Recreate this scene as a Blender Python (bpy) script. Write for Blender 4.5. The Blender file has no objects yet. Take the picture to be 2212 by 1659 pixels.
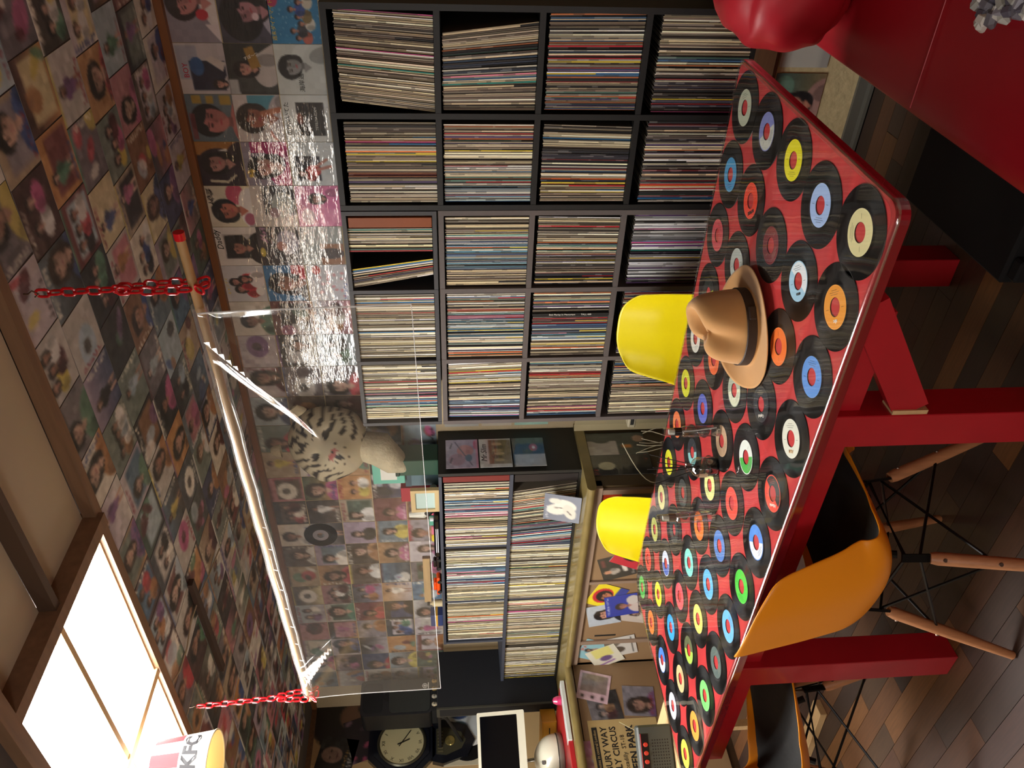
import bpy, bmesh, math, random
import numpy as np
from mathutils import Matrix, Vector
random.seed(11)
RNG = np.random.default_rng(11)
C = bpy.context.scene.collection
PI = math.pi

# ------------------------------------------------------------------ camera, world, light, exposure
# the photograph was taken with the phone on its side: the room's up is the picture's left
CAM = Vector((0.0, 0.0, 1.5))
YAW, PITCH, ROLL, F = 0.662409, -0.0850124, -0.0231317, 1705.26
def _axes():
    cy, sy = math.cos(YAW), math.sin(YAW)
    r = Vector((cy, sy, 0)); f = Vector((-sy, cy, 0)); u = Vector((0, 0, 1))
    f2 = f * math.cos(PITCH) + u * math.sin(PITCH); u2 = u * math.cos(PITCH) - f * math.sin(PITCH)
    r3 = r * math.cos(ROLL) + u2 * math.sin(ROLL); u3 = u2 * math.cos(ROLL) - r * math.sin(ROLL)
    return r3, u3, -f2
AR, AU, AB = _axes()
cam = bpy.data.cameras.new('camera'); cam.sensor_width = 36; cam.lens = F / 2212 * 36
cam.clip_start = 0.02
co = bpy.data.objects.new('camera', cam); C.objects.link(co)
m = Matrix((-AU, AR, AB)).transposed().to_4x4(); m.translation = CAM
co.matrix_world = m
bpy.context.scene.camera = co

def at(x, y, ax, val):
    """point of the room seen at pixel x, y of the photograph, on the plane axis ax = val"""
    d = AR * (1659 - y - 829.5) + AU * (-(x - 1106)) - AB * F
    i = 'xyz'.index(ax)
    return CAM + d * ((val - CAM[i]) / d[i])

sc = bpy.context.scene
sc.view_settings.view_transform = 'Standard'; sc.view_settings.look = 'None'
sc.view_settings.gamma = 1.0; sc.view_settings.use_curve_mapping = False
sc.view_settings.exposure = 0.62
w = bpy.data.worlds.new('world'); sc.world = w; w.use_nodes = True
w.node_tree.nodes['Background'].inputs[0].default_value = (0.55, 0.5, 0.45, 1)
w.node_tree.nodes['Background'].inputs[1].default_value = 0.06
PANEL_STRENGTH = 15.0

def area(name, loc, rot, sx, sy, power, col):
    l = bpy.data.lights.new(name, 'AREA'); l.shape = 'RECTANGLE'; l.size = sx; l.size_y = sy
    l.energy = power; l.color = col
    o = bpy.data.objects.new(name, l); C.objects.link(o); o.location = loc; o.rotation_euler = rot
    return o
# a second ceiling lamp over the counter end of the room; the weak one behind the camera is an added unseen fill
area('ceiling_lamp_counter', (-3.7, 0.9, 2.38), (0, 0, 0), 0.9, 0.5, 33, (1.0, 0.97, 0.93))
area('added_fill_behind', (-0.6, -1.1, 2.38), (0, 0, 0), 0.8, 0.5, 8, (1.0, 0.95, 0.92))
def added_fill(loc, power, col):  # added unseen point light that brightens ceiling and walls, no fixture built
    l = bpy.data.lights.new('added_fill', 'POINT'); l.energy = power; l.color = col; l.shadow_soft_size = 0.16
    o = bpy.data.objects.new('added_fill', l); C.objects.link(o); o.location = loc
added_fill((-0.9, -0.9, 1.35), 24, (1.0, 0.97, 0.97))
added_fill((-4.6, -0.5, 1.0), 22, (1.0, 0.97, 0.95))

# ------------------------------------------------------------------ helpers
def lin(h):
    if isinstance(h, str):
        h = h.lstrip('#'); c = [int(h[i:i+2], 16) / 255 for i in (0, 2, 4)]
    else: c = list(h)[:3]
    return tuple(v / 12.92 if v <= 0.04045 else ((v + 0.055) / 1.055) ** 2.4 for v in c)
def srgb(h):
    h = h.lstrip('#'); return np.array([int(h[i:i+2], 16) / 255 for i in (0, 2, 4)])

MATS = {}
def mat(name, col='808080', rough=0.6, metal=0.0, coat=0.0, coatr=0.08, vcol=False, noise=0.0, nscale=8.0,
        bump=0.0, bscale=40.0, emis=None, estr=0.0, spec=0.5, stretch=(1, 1, 1), sheen=0.0, coatbump=0.0):
    if name in MATS: return MATS[name]
    m = bpy.data.materials.new(name); m.use_nodes = True; N = m.node_tree.nodes; L = m.node_tree.links
    b = N['Principled BSDF']; b.inputs['Roughness'].default_value = rough; b.inputs['Metallic'].default_value = metal
    b.inputs['Coat Weight'].default_value = coat; b.inputs['Coat Roughness'].default_value = coatr
    b.inputs['Specular IOR Level'].default_value = spec; b.inputs['Sheen Weight'].default_value = sheen
    base = None
    if vcol:
        a = N.new('ShaderNodeAttribute'); a.attribute_name = 'Col'; base = a.outputs['Color']
    c = lin(col) + (1,)
    tc = N.new('ShaderNodeTexCoord'); mp = N.new('ShaderNodeMapping'); mp.inputs['Scale'].default_value = stretch
    L.new(tc.outputs['Object'], mp.inputs[0])
    if noise > 0:
        n = N.new('ShaderNodeTexNoise'); n.inputs['Scale'].default_value = nscale; n.inputs['Detail'].default_value = 5
        L.new(mp.outputs[0], n.inputs['Vector'])
        r = N.new('ShaderNodeMapRange'); r.inputs[1].default_value = 0.3; r.inputs[2].default_value = 0.7
        r.inputs[3].default_value = 1 - noise; r.inputs[4].default_value = 1 + noise
        L.new(n.outputs['Fac'], r.inputs[0])
        mx = N.new('ShaderNodeVectorMath'); mx.operation = 'SCALE'
        if base is not None: L.new(base, mx.inputs[0])
        else: mx.inputs[0].default_value = c[:3]
        L.new(r.outputs[0], mx.inputs['Scale']); base = mx.outputs[0]
    if base is not None: L.new(base, b.inputs['Base Color'])
    else: b.inputs['Base Color'].default_value = c
    if bump > 0 or coatbump > 0:
        n2 = N.new('ShaderNodeTexNoise'); n2.inputs['Scale'].default_value = bscale; n2.inputs['Detail'].default_value = 4
        L.new(mp.outputs[0], n2.inputs['Vector'])
        bp = N.new('ShaderNodeBump'); bp.inputs['Strength'].default_value = max(bump, coatbump); bp.inputs['Distance'].default_value = 0.01
        L.new(n2.outputs['Fac'], bp.inputs['Height'])
        if bump > 0: L.new(bp.outputs[0], b.inputs['Normal'])
        if coatbump > 0: L.new(bp.outputs[0], b.inputs['Coat Normal'])
    if emis:
        b.inputs['Emission Color'].default_value = lin(emis) + (1,); b.inputs['Emission Strength'].default_value = estr
    MATS[name] = m; return m

def clear(name, fac=1.45, rough=0.03, haze=0.0, bump=0.0, bscale=6.0, tint='ffffff', pw_=4.0, f0m=1.8):
    """thin clear film: see-through, mirror-like at glancing angles, a little hazy"""
    if name in MATS: return MATS[name]
    m = bpy.data.materials.new(name); m.use_nodes = True; N = m.node_tree.nodes; L = m.node_tree.links
    N.remove(N['Principled BSDF']); out = N['Material Output']
    t = N.new('ShaderNodeBsdfTransparent'); t.inputs[0].default_value = lin(tint) + (1,)
    g = N.new('ShaderNodeBsdfGlossy'); g.inputs['Roughness'].default_value = rough
    fr = N.new('ShaderNodeLayerWeight')     # symmetric front/back, Schlick-like
    pw = N.new('ShaderNodeMath'); pw.operation = 'POWER'; pw.inputs[1].default_value = pw_; L.new(fr.outputs['Facing'], pw.inputs[0])
    f0 = ((fac - 1)/(fac + 1))**2 * f0m; ma = N.new('ShaderNodeMath'); ma.operation = 'MULTIPLY_ADD'; ma.inputs[1].default_value = 1 - f0; ma.inputs[2].default_value = f0
    L.new(pw.outputs[0], ma.inputs[0])
    mx = N.new('ShaderNodeMixShader'); L.new(ma.outputs[0], mx.inputs[0]); L.new(t.outputs[0], mx.inputs[1]); L.new(g.outputs[0], mx.inputs[2])
    last = mx
    if haze > 0:
        d = N.new('ShaderNodeBsdfDiffuse'); d.inputs[0].default_value = (0.8, 0.8, 0.8, 1)
        tl = N.new('ShaderNodeBsdfTranslucent'); tl.inputs[0].default_value = (0.8, 0.8, 0.8, 1)
        ad = N.new('ShaderNodeMixShader'); L.new(d.outputs[0], ad.inputs[1]); L.new(tl.outputs[0], ad.inputs[2])
        m2 = N.new('ShaderNodeMixShader'); m2.inputs[0].default_value = haze
        L.new(mx.outputs[0], m2.inputs[1]); L.new(ad.outputs[0], m2.inputs[2]); last = m2
    if bump > 0:
        tc = N.new('ShaderNodeTexCoord'); n = N.new('ShaderNodeTexNoise'); n.inputs['Scale'].default_value = bscale
        bp = N.new('ShaderNodeBump'); bp.inputs['Strength'].default_value = bump; bp.inputs['Distance'].default_value = 0.02
        L.new(tc.outputs['Object'], n.inputs['Vector']); L.new(n.outputs['Fac'], bp.inputs['Height'])
        L.new(bp.outputs[0], g.inputs['Normal']); L.new(bp.outputs[0], fr.inputs['Normal'])
    L.new(last.outputs[0], out.inputs[0]); MATS[name] = m; return m

def link(name, me, m=None, parent=None, loc=None, rot=None, label=None):
    o = bpy.data.objects.new(name, me); C.objects.link(o)
    if m is not None and me is not None and not me.materials: me.materials.append(m)
    if parent is not None: o.parent = parent
    if loc is not None: o.location = loc
    if rot is not None: o.rotation_euler = rot
    if label: o['label'] = label
    return o
def tag(o, label, cat, group=None):
    o['label'] = label; o['category'] = cat
    if group: o['group'] = group
    return o
def thing(name, label, cat, loc=(0, 0, 0), rotz=0.0, group=None):
    o = bpy.data.objects.new(name, None); C.objects.link(o); o.empty_display_size = 0.05
    o.location = loc; o.rotation_euler = (0, 0, rotz)
    return tag(o, label, cat, group)
def struct(name, me, m, parent=None):
    o = link(name, me, m, parent)
    if parent is None: o['kind'] = 'structure'
    return o

class MB:
    """collects simple solids into one mesh"""
    def __init__(s): s.v = []; s.f = []; s.c = []; s.col = None
    def add(s, vs, fs, col=None):
        k = len(s.v); s.v += [tuple(p) for p in vs]
        for f in fs: s.f.append(tuple(i + k for i in f)); s.c.append(col if col is not None else s.col)
    def box(s, x0, x1, y0, y1, z0, z1, col=None, M=None, b=0.0):
        if b > 0:
            b = min(b, (x1-x0)*.45, (y1-y0)*.45, (z1-z0)*.45)
            vs = []
            for X, sx in ((x0, 1), (x1, -1)):
                for Y, sy in ((y0, 1), (y1, -1)):
                    for Z, sz in ((z0, 1), (z1, -1)):
                        vs += [(X + sx*b, Y + sy*b, Z), (X + sx*b, Y, Z + sz*b), (X, Y + sy*b, Z + sz*b)]
            bm = bmesh.new()
            for p in vs: bm.verts.new(p)
            bmesh.ops.convex_hull(bm, input=bm.verts)
            bm.verts.index_update()
            vv = [v.co.copy() for v in bm.verts]; ff = [[v.index for v in f.verts] for f in bm.faces]; bm.free()
            vs = vv; fs = ff
        else:
            vs = [(x, y, z) for x in (x0, x1) for y in (y0, y1) for z in (z0, z1)]
            fs = [(0, 1, 3, 2), (4, 6, 7, 5), (0, 4, 5, 1), (2, 3, 7, 6), (0, 2, 6, 4), (1, 5, 7, 3)]
        if M is not None: vs = [M @ Vector(p) for p in vs]
        s.add(vs, fs, col); return s
    def beam(s, a, b, w, h, up=(0, 0, 1), col=None):
        a = Vector(a); b = Vector(b); d = (b - a); L = d.length; d.normalize()
        r = d.cross(Vector(up)); r.normalize(); u = r.cross(d)
        vs = [a + d*t*L + r*p*w/2 + u*q*h/2 for t in (0, 1) for p in (-1, 1) for q in (-1, 1)]
        s.add(vs, [(0, 1, 3, 2), (4, 6, 7, 5), (0, 4, 5, 1), (2, 3, 7, 6), (0, 2, 6, 4), (1, 5, 7, 3)], col); return s
    def tube(s, pts, r, n=8, cap=True, col=None, closed=False):
        pts = [Vector(p) for p in pts]; k = len(pts)
        rs = r if isinstance(r, (list, tuple)) else [r] * k
        vs = []; prev = None
        for i, p in enumerate(pts):
            if closed: d = pts[(i+1) % k] - pts[i-1]
            else: d = pts[min(i+1, k-1)] - pts[max(i-1, 0)]
            d.normalize()
            if prev is None:
                a = Vector((0, 0, 1)) if abs(d.z) < 0.9 else Vector((1, 0, 0))
                x = d.cross(a).normalized()
            else: x = (prev - d * prev.dot(d)).normalized()
            prev = x; y = d.cross(x)
            for j in range(n):
                t = 2*PI*j/n; vs.append(p + (x*math.cos(t) + y*math.sin(t)) * rs[i])
        fs = []
        for i in range(k if closed else k-1):
            for j in range(n):
                a = i*n + j; b = i*n + (j+1) % n; c = ((i+1) % k)*n + (j+1) % n; d = ((i+1) % k)*n + j
                fs.append((a, b, c, d))
        if cap and not closed: fs.append(tuple(range(n))[::-1]); fs.append(tuple(range((k-1)*n, k*n)))
        s.add(vs, fs, col); return s
    def lathe(s, prof, n=32, c=(0, 0, 0), M=None, cols=None, sx=1.0, sy=1.0):
        """prof: list of (r, z)"""
        vs = []; k = len(prof)
        for r, z in prof:
            for j in range(n):
                t = 2*PI*j/n; p = Vector((c[0] + r*math.cos(t)*sx, c[1] + r*math.sin(t)*sy, c[2] + z))
                vs.append(M @ p if M is not None else p)
        for i in range(k-1):
            fs = [(i*n + j, i*n + (j+1) % n, (i+1)*n + (j+1) % n, (i+1)*n + j) for j in range(n)]
            if i == 0: s.add(vs, fs, cols[i] if cols else None); base = len(s.v) - len(vs)
            else:
                for f in fs: s.f.append(tuple(q + base for q in f)); s.c.append(cols[i] if cols else s.col)
        return s
    def poly(s, pts, z0, z1, col=None, M=None):
        k = len(pts); vs = [Vector((x, y, z0)) for x, y in pts] + [Vector((x, y, z1)) for x, y in pts]
        if M is not None: vs = [M @ p for p in vs]
        fs = [tuple(range(k))[::-1], tuple(range(k, 2*k))] + [(i, (i+1) % k, k + (i+1) % k, k + i) for i in range(k)]
        s.add(vs, fs, col); return s
    def mesh(s, name='m', smooth=False, fix=True):
        me = bpy.data.meshes.new(name); me.from_pydata(s.v, [], s.f)
        if any(c is not None for c in s.c):
            ca = me.color_attributes.new('Col', 'FLOAT_COLOR', 'CORNER')
            arr = np.ones((len(me.loops), 4), dtype=np.float32); tot = np.array([len(f) for f in s.f])
            cols = np.array([(c if c is not None else (0.5, 0.5, 0.5)) for c in s.c], dtype=np.float32)
            arr[:, :3] = np.repeat(cols, tot, axis=0); ca.data.foreach_set('color', arr.ravel())
        if fix:
            bm = bmesh.new(); bm.from_mesh(me); bmesh.ops.recalc_face_normals(bm, faces=bm.faces); bm.to_mesh(me); bm.free()
        if smooth:
            me.polygons.foreach_set('use_smooth', [True] * len(me.polygons))
            try: me.set_sharp_from_angle(angle=0.7)
            except Exception: pass
        me.update(); return me
    def obj(s, name, m, parent=None, smooth=False, **k): return link(name, s.mesh(name, smooth), m, parent, **k)

TXT = {}
def text_mesh(s, size, depth=0.0004, key=None, bold=0.0, align='CENTER', shear=0.0):
    k = (s, size, depth, bold, align, shear)
    if k in TXT: return TXT[k]
    cu = bpy.data.curves.new('lettering', 'FONT'); cu.body = s; cu.size = size; cu.extrude = depth; cu.resolution_u = 2
    cu.align_x = align; cu.align_y = 'CENTER'; cu.offset = bold; cu.shear = shear
    o = bpy.data.objects.new('lettering_tmp', cu); C.objects.link(o)
    dg = bpy.context.evaluated_depsgraph_get(); me = bpy.data.meshes.new_from_object(o.evaluated_get(dg))
    bpy.data.objects.remove(o); bpy.data.curves.remove(cu); TXT[k] = me; return me
def lettering(s, size, m, parent, loc, rot=(0, 0, 0), bold=0.0, **k):
    me = text_mesh(s, size, bold=bold, **k).copy(); me.materials.clear(); me.materials.append(m)
    return link('lettering', me, None, parent, loc=loc, rot=rot)

# ------------------------------------------------------------------ materials
M_plaster = mat('plaster', 'b9a888', 0.9, noise=0.06, nscale=5, bump=0.25, bscale=60)
M_panelceil = mat('ceiling_board_paper', 'b0a288', 0.85, noise=0.05, nscale=3)
M_darkwood = mat('brown_timber', '5e4028', 0.55, noise=0.22, nscale=4, stretch=(1, 14, 14))
M_beam = mat('ceiling_timber', '7a5c44', 0.6, noise=0.15, nscale=4, stretch=(1, 12, 12))
M_palewood = mat('pale_timber', 'c9a878', 0.6, noise=0.1, nscale=6, stretch=(1, 10, 10))
M_lit = mat('lit_paper_panel', 'fffaf0', 0.9, emis='fcfaf6', estr=PANEL_STRENGTH)
M_shelfblack = mat('black_shelf_board', '0a0a0b', 0.5, noise=0.1)
M_shelftaupe = mat('taupe_shelf_board', '5a5250', 0.55, noise=0.06)
M_red = mat('red_painted_wood', 'a81522', 0.38, coat=0.25, coatr=0.15, noise=0.07, nscale=9, bump=0.05, bscale=30)
M_redtop = mat('red_brushed_tabletop', 'c43a3c', 0.35, noise=0.14, nscale=9, stretch=(1, 3, 1))
M_vinyl = mat('black_vinyl', '0a0a0c', 0.22, spec=0.4)
_n = M_vinyl.node_tree.nodes; _b = _n['Principled BSDF']; _b.inputs['Anisotropic'].default_value = .85; _b.inputs['Roughness'].default_value = .32
_t = _n.new('ShaderNodeTangent'); _t.direction_type = 'RADIAL'; _t.axis = 'Z'; M_vinyl.node_tree.links.new(_t.outputs[0], _b.inputs['Tangent'])
M_label = mat('record_label_paper', 'ffffff', 0.55, vcol=True)
M_sleeve = mat('printed_sleeve', 'ffffff', 0.55, vcol=True, coat=1.0, coatr=0.06, coatbump=0.42, bscale=7, stretch=(.8, 3.2, 1))
M_sleeve.node_tree.nodes['Principled BSDF'].inputs['Coat IOR'].default_value = 1.75
M_ceilsleeve = mat('printed_sleeve_matte', 'ffffff', 0.6, vcol=True, coat=0.25, coatr=0.3, coatbump=0.1, bscale=20)
M_spine = mat('sleeve_spine', 'ffffff', 0.6, vcol=True)
M_vc = mat('painted_matte', 'ffffff', 0.6, vcol=True)
M_vcg = mat('painted_gloss', 'ffffff', 0.25, vcol=True, coat=0.4)
M_floor = mat('floor_plank', 'ffffff', 0.5, vcol=True, noise=0.2, nscale=5, stretch=(2, 30, 1), coat=0.1, coatr=0.3)
M_yellow = mat('yellow_plastic', 'e6d40c', 0.33, spec=0.5)
M_orange = mat('orange_yellow_plastic', 'f09412', 0.38, spec=0.5)
M_pad = mat('black_seat_pad', '0c0d0d', 0.75, bump=0.3, bscale=12)
M_metal = mat('black_wire', '0c0c0d', 0.35, metal=0.6)
M_chairwood = mat('beech_leg', 'b07850', 0.5, noise=0.15, nscale=8, stretch=(12, 12, 1))
M_screw = mat('screw_steel', '6a5a50', 0.35, metal=0.8)
M_leather = mat('red_leatherette', 'bc1a2c', 0.42, coat=0.12, coatr=0.35, noise=0.05, nscale=3, bump=0.06, bscale=9)
M_felt = mat('tan_felt', 'bd8c54', 0.9, noise=0.06, nscale=10, sheen=0.3)
M_band = mat('hat_ribbon', '2e1c12', 0.6)
M_black = mat('black_fabric', '08090a', 0.85)
M_blackbox = mat('black_carpet_cloth', '0e1016', 0.9, bump=0.2, bscale=300)
M_chain = mat('red_plastic_chain', 'd21420', 0.25, spec=0.6)
M_dowel = mat('bamboo_dowel', 'b08c5c', 0.5, noise=0.1)
M_film = clear('clear_vinyl_curtain', 1.45, 0.07, haze=0.035, bump=0.22, bscale=5.0, tint='f8f8f6')
M_tube = clear('clear_vinyl_tube', 1.6, 0.08, haze=0.12, bump=0.3, bscale=4)
M_tablefilm = clear('clear_table_cover', 1.5, 0.03, bump=0.035, bscale=7.0, pw_=5.0, f0m=1.0)
M_glass = clear('clear_glass', 1.5, 0.02, tint='eef2f0', pw_=1.8, f0m=3.0)
M_white = mat('white_plastic', 'e6e4dc', 0.3, coat=0.3)
M_counter = mat('olive_worktop', '7a6a3e', 0.3, noise=0.12, nscale=12, coat=0.4, coatr=0.15)
M_cab = mat('cabinet_laminate', '8b6f50', 0.45, noise=0.06, nscale=5)
M_cabframe = mat('cabinet_frame_laminate', '8a7462', 0.45)
M_cabside = mat('cabinet_side_brown', '4a3b26', 0.5, noise=0.1)
M_ink = mat('black_ink', '15130f', 0.7)
M_inkwhite = mat('white_ink', 'e8e4da', 0.7)
M_inkred = mat('red_ink', 'b02030', 0.7)
M_inkyellow = mat('yellow_ink', 'd8c040', 0.7)
M_inkblue = mat('blue_ink', '2a4a9a', 0.7)

# ------------------------------------------------------------------ printed covers painted into vertex colours
class Art:
    def __init__(s, n, bg, bg2=None, ss=3, asp=1.0):
        s.n = n; N = n * ss; s.ss = ss
        y, x = np.mgrid[0:N, 0:N]; s.u = (x + .5) / N; s.v = (y + .5) / N
        a = np.empty((N, N, 3)); a[:] = srgb(bg)
        if bg2 is not None: a = a * (1 - s.v[..., None]) + srgb(bg2) * s.v[..., None]
        s.a = a
    def _m(s, mask, col, al=1.0):
        c = srgb(col) if isinstance(col, str) else col
        s.a[mask] = s.a[mask] * (1 - al) + c * al; return s
    def rect(s, x0, y0, x1, y1, col, al=1.0): return s._m((s.u > x0) & (s.u < x1) & (s.v > y0) & (s.v < y1), col, al)
    def ell(s, cx, cy, rx, ry, col, rot=0.0, al=1.0):
        c, d = math.cos(rot), math.sin(rot); X = (s.u - cx)*c + (s.v - cy)*d; Y = -(s.u - cx)*d + (s.v - cy)*c
        return s._m((X/rx)**2 + (Y/ry)**2 < 1, col, al)
    def tri(s, p, col, al=1.0):
        m = np.ones_like(s.u, bool); k = len(p)
        ar = sum(p[i][0]*p[(i+1) % k][1] - p[(i+1) % k][0]*p[i][1] for i in range(k)); sg = 1 if ar > 0 else -1
        for i in range(k):
            (x0, y0), (x1, y1) = p[i], p[(i+1) % k]
            m &= sg * ((x1-x0)*(s.v-y0) - (y1-y0)*(s.u-x0)) >= 0
        return s._m(m, col, al)
    def stroke(s, x0, y0, x1, y1, wd, col):
        d = np.hypot(x1-x0, y1-y0) + 1e-6; t = np.clip(((s.u-x0)*(x1-x0) + (s.v-y0)*(y1-y0)) / d**2, 0, 1)
        return s._m(np.hypot(s.u - x0 - t*(x1-x0), s.v - y0 - t*(y1-y0)) < wd, col)
    def words(s, x0, y0, x1, h, col, rng, vert=False):
        x = x0
        while x < x1:
            wd = h * rng.uniform(.35, .8)
            for _ in range(2):
                if vert: a, b, c, d = y0 + rng.uniform(0, h), x + rng.uniform(0, wd), y0 + rng.uniform(0, h), x + rng.uniform(0, wd)
                else: a, b, c, d = x + rng.uniform(0, wd), y0 + rng.uniform(0, h), x + rng.uniform(0, wd), y0 + rng.uniform(0, h)
                s.stroke(a, b, c, d, h*.13, col)
            x += wd * 1.3
        return s
    def person(s, cx, cy, r, hair='1c1414', skin='c8937c', cloth='888888', style='long', tilt=0.0):
        """head centred at cx, cy with radius r; shoulders below"""
        sd = 1 if (cx*37 + cy*53) % 1 > .5 else -1; shade = srgb(skin) * .72 if isinstance(skin, str) else skin
        s.ell(cx, cy - r*3.1, r*2.3, r*1.9, cloth, tilt); s.ell(cx - sd*r*1.2, cy - r*3.4, r*.8, r*1.5, srgb(cloth)*.75 if isinstance(cloth, str) else cloth, tilt)
        dx = math.sin(tilt)*r
        if style == 'long': s.ell(cx + dx*.5, cy - r*.55, r*1.12, r*1.62, hair, tilt); s.ell(cx, cy + r*.25, r*1.08, r*1.1, hair, tilt)
        elif style == 'big': s.ell(cx, cy + r*.12, r*1.22, r*1.22, hair, tilt); s.ell(cx - sd*r*.5, cy - r*.3, r*.7, r*.9, hair, tilt)
        else: s.ell(cx, cy + r*.22, r*1.05, r*1.08, hair, tilt)
        s.rect(cx - r*.30 + dx*.6, cy - r*1.6, cx + r*.30 + dx*.6, cy - r*.6, shade); s.tri([(cx - r*.55, cy - r*1.3), (cx + r*.55, cy - r*1.3), (cx, cy - r*2.1)], skin)
        s.ell(cx, cy - r*.08, r*.74, r*.98, skin, tilt); s.ell(cx - sd*r*.36, cy - r*.15, r*.40, r*.80, shade, tilt, .45)
        s.ell(cx - sd*r*.22, cy + r*.80, r*.85, r*.40, hair, tilt + sd*.35); s.ell(cx + sd*r*.55, cy + r*.62, r*.35, r*.32, hair, tilt)
        if r > 0.08:
            dk = '2a1816'; ct, st_ = math.cos(tilt), math.sin(tilt)
            R_ = lambda x, y: (cx + (x*ct - y*st_)*r, cy + (x*st_ + y*ct)*r)
            for e in (-.30, .30):
                s.ell(*R_(e, .02), r*.15, r*.075, dk, tilt); s.stroke(*R_(e - .15, .22), *R_(e + .15, .24), r*.03, dk)
            s.ell(*R_(0, -.56), r*.22, r*.07, 'a8444c', tilt); s.ell(*R_(0, -.27), r*.08, r*.12, shade, tilt, .7)
        return s
    def noise(s, amt, rng):
        k = rng.normal(0, amt, (9, 9, 1)); ii = (s.v * 7.99).astype(int); jj = (s.u * 7.99).astype(int); s.a = s.a + k[ii, jj]
        s.a = s.a + rng.normal(0, amt*.8, s.a.shape[:2])[..., None]; return s
    def out(s):
        N = s.n; k = s.ss; a = np.clip(s.a, 0, 1).reshape(N, k, N, k, 3).mean((1, 3))
        return np.where(a <= .04045, a/12.92, ((a + .055)/1.055)**2.4)

def art_mesh(name, img, w, h, t=0.0015):
    """card lying in local x (right), y (up), facing +z, printed through a vertex colour grid"""
    n = img.shape[0]; xs = np.linspace(-w/2, w/2, n); ys = np.linspace(-h/2, h/2, n)
    X, Y = np.meshgrid(xs, ys); V = np.stack([X.ravel(), Y.ravel(), np.full(n*n, t)], 1)
    i, j = np.meshgrid(np.arange(n-1), np.arange(n-1), indexing='ij'); a = (i*n + j).ravel()
    Fq = np.stack([a, a+1, a+n+1, a+n], 1).tolist()
    cor = [0, n-1, n*n-1, n*(n-1)]; b = n*n
    V = V.tolist() + [(-w/2, -h/2, 0), (w/2, -h/2, 0), (w/2, h/2, 0), (-w/2, h/2, 0)]
    Fq += [(b+3, b+2, b+1, b)] + [(b+k, b+(k+1) % 4, cor[(k+1) % 4], cor[k]) for k in range(4)]
    me = bpy.data.meshes.new(name); me.from_pydata(V, [], Fq)
    ca = me.color_attributes.new('Col', 'FLOAT_COLOR', 'POINT'); arr = np.ones((len(V), 4), np.float32)
    arr[:n*n, :3] = img.reshape(-1, 3); arr[n*n:, :3] = 0.35; ca.data.foreach_set('color', arr.ravel())
    me.update(); return me

CN = [('black', '141414'), ('charcoal', '3a3a3c'), ('grey', '858585'), ('white', 'e4e2dc'), ('cream', 'd8c9a0'), ('tan', 'b58f60'), ('brown', '6b4428'),
      ('red', 'b52428'), ('pink', 'dc8ca4'), ('orange', 'd8762c'), ('yellow', 'e0cc40'), ('green', '3f7f4c'), ('teal', '3f9a94'), ('light blue', '8cb8d8'),
      ('blue', '2f5c9c'), ('navy', '1c2444'), ('purple', '6a4888'), ('lilac', 'a79cc0'), ('maroon', '5c1c24'), ('olive', '6c6a3c')]
def cname(hexs):
    c = srgb(hexs); return min(CN, key=lambda k: ((srgb(k[1]) - c)**2).sum())[0]
BGS = ['8c8490', 'd4cfc8', 'b8b4b0', '3c4654', '2a2426', '7a3434', '3f6f9a', '9ab4c4', 'b09878', '5c4c44', 'd8c890', 'a08ca8', '3c5c4c', 'c46c7c', '22242c', 'c8c8cc',
       '6c6470', '8a5a38', '5a7488', 'd8d0c0', '4a2c2c', '6a7c74', 'cc8844', '2c3c6c', 'bcb0bc', '403832']
HAIR = ['1a1414', '2a1a14', '3a2418', '141418']
SKIN = ['c8937c', 'b87e64', 'd4a48c', 'a87058']
CL = ['d03040', 'e8e4dc', '3050a0', 'c84c8c', '202024', 'd8c040', '4c8c6c', '9cb8d0', '7c4c8c', 'b8743c', 'd8d8d8', '5c1c24']
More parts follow.
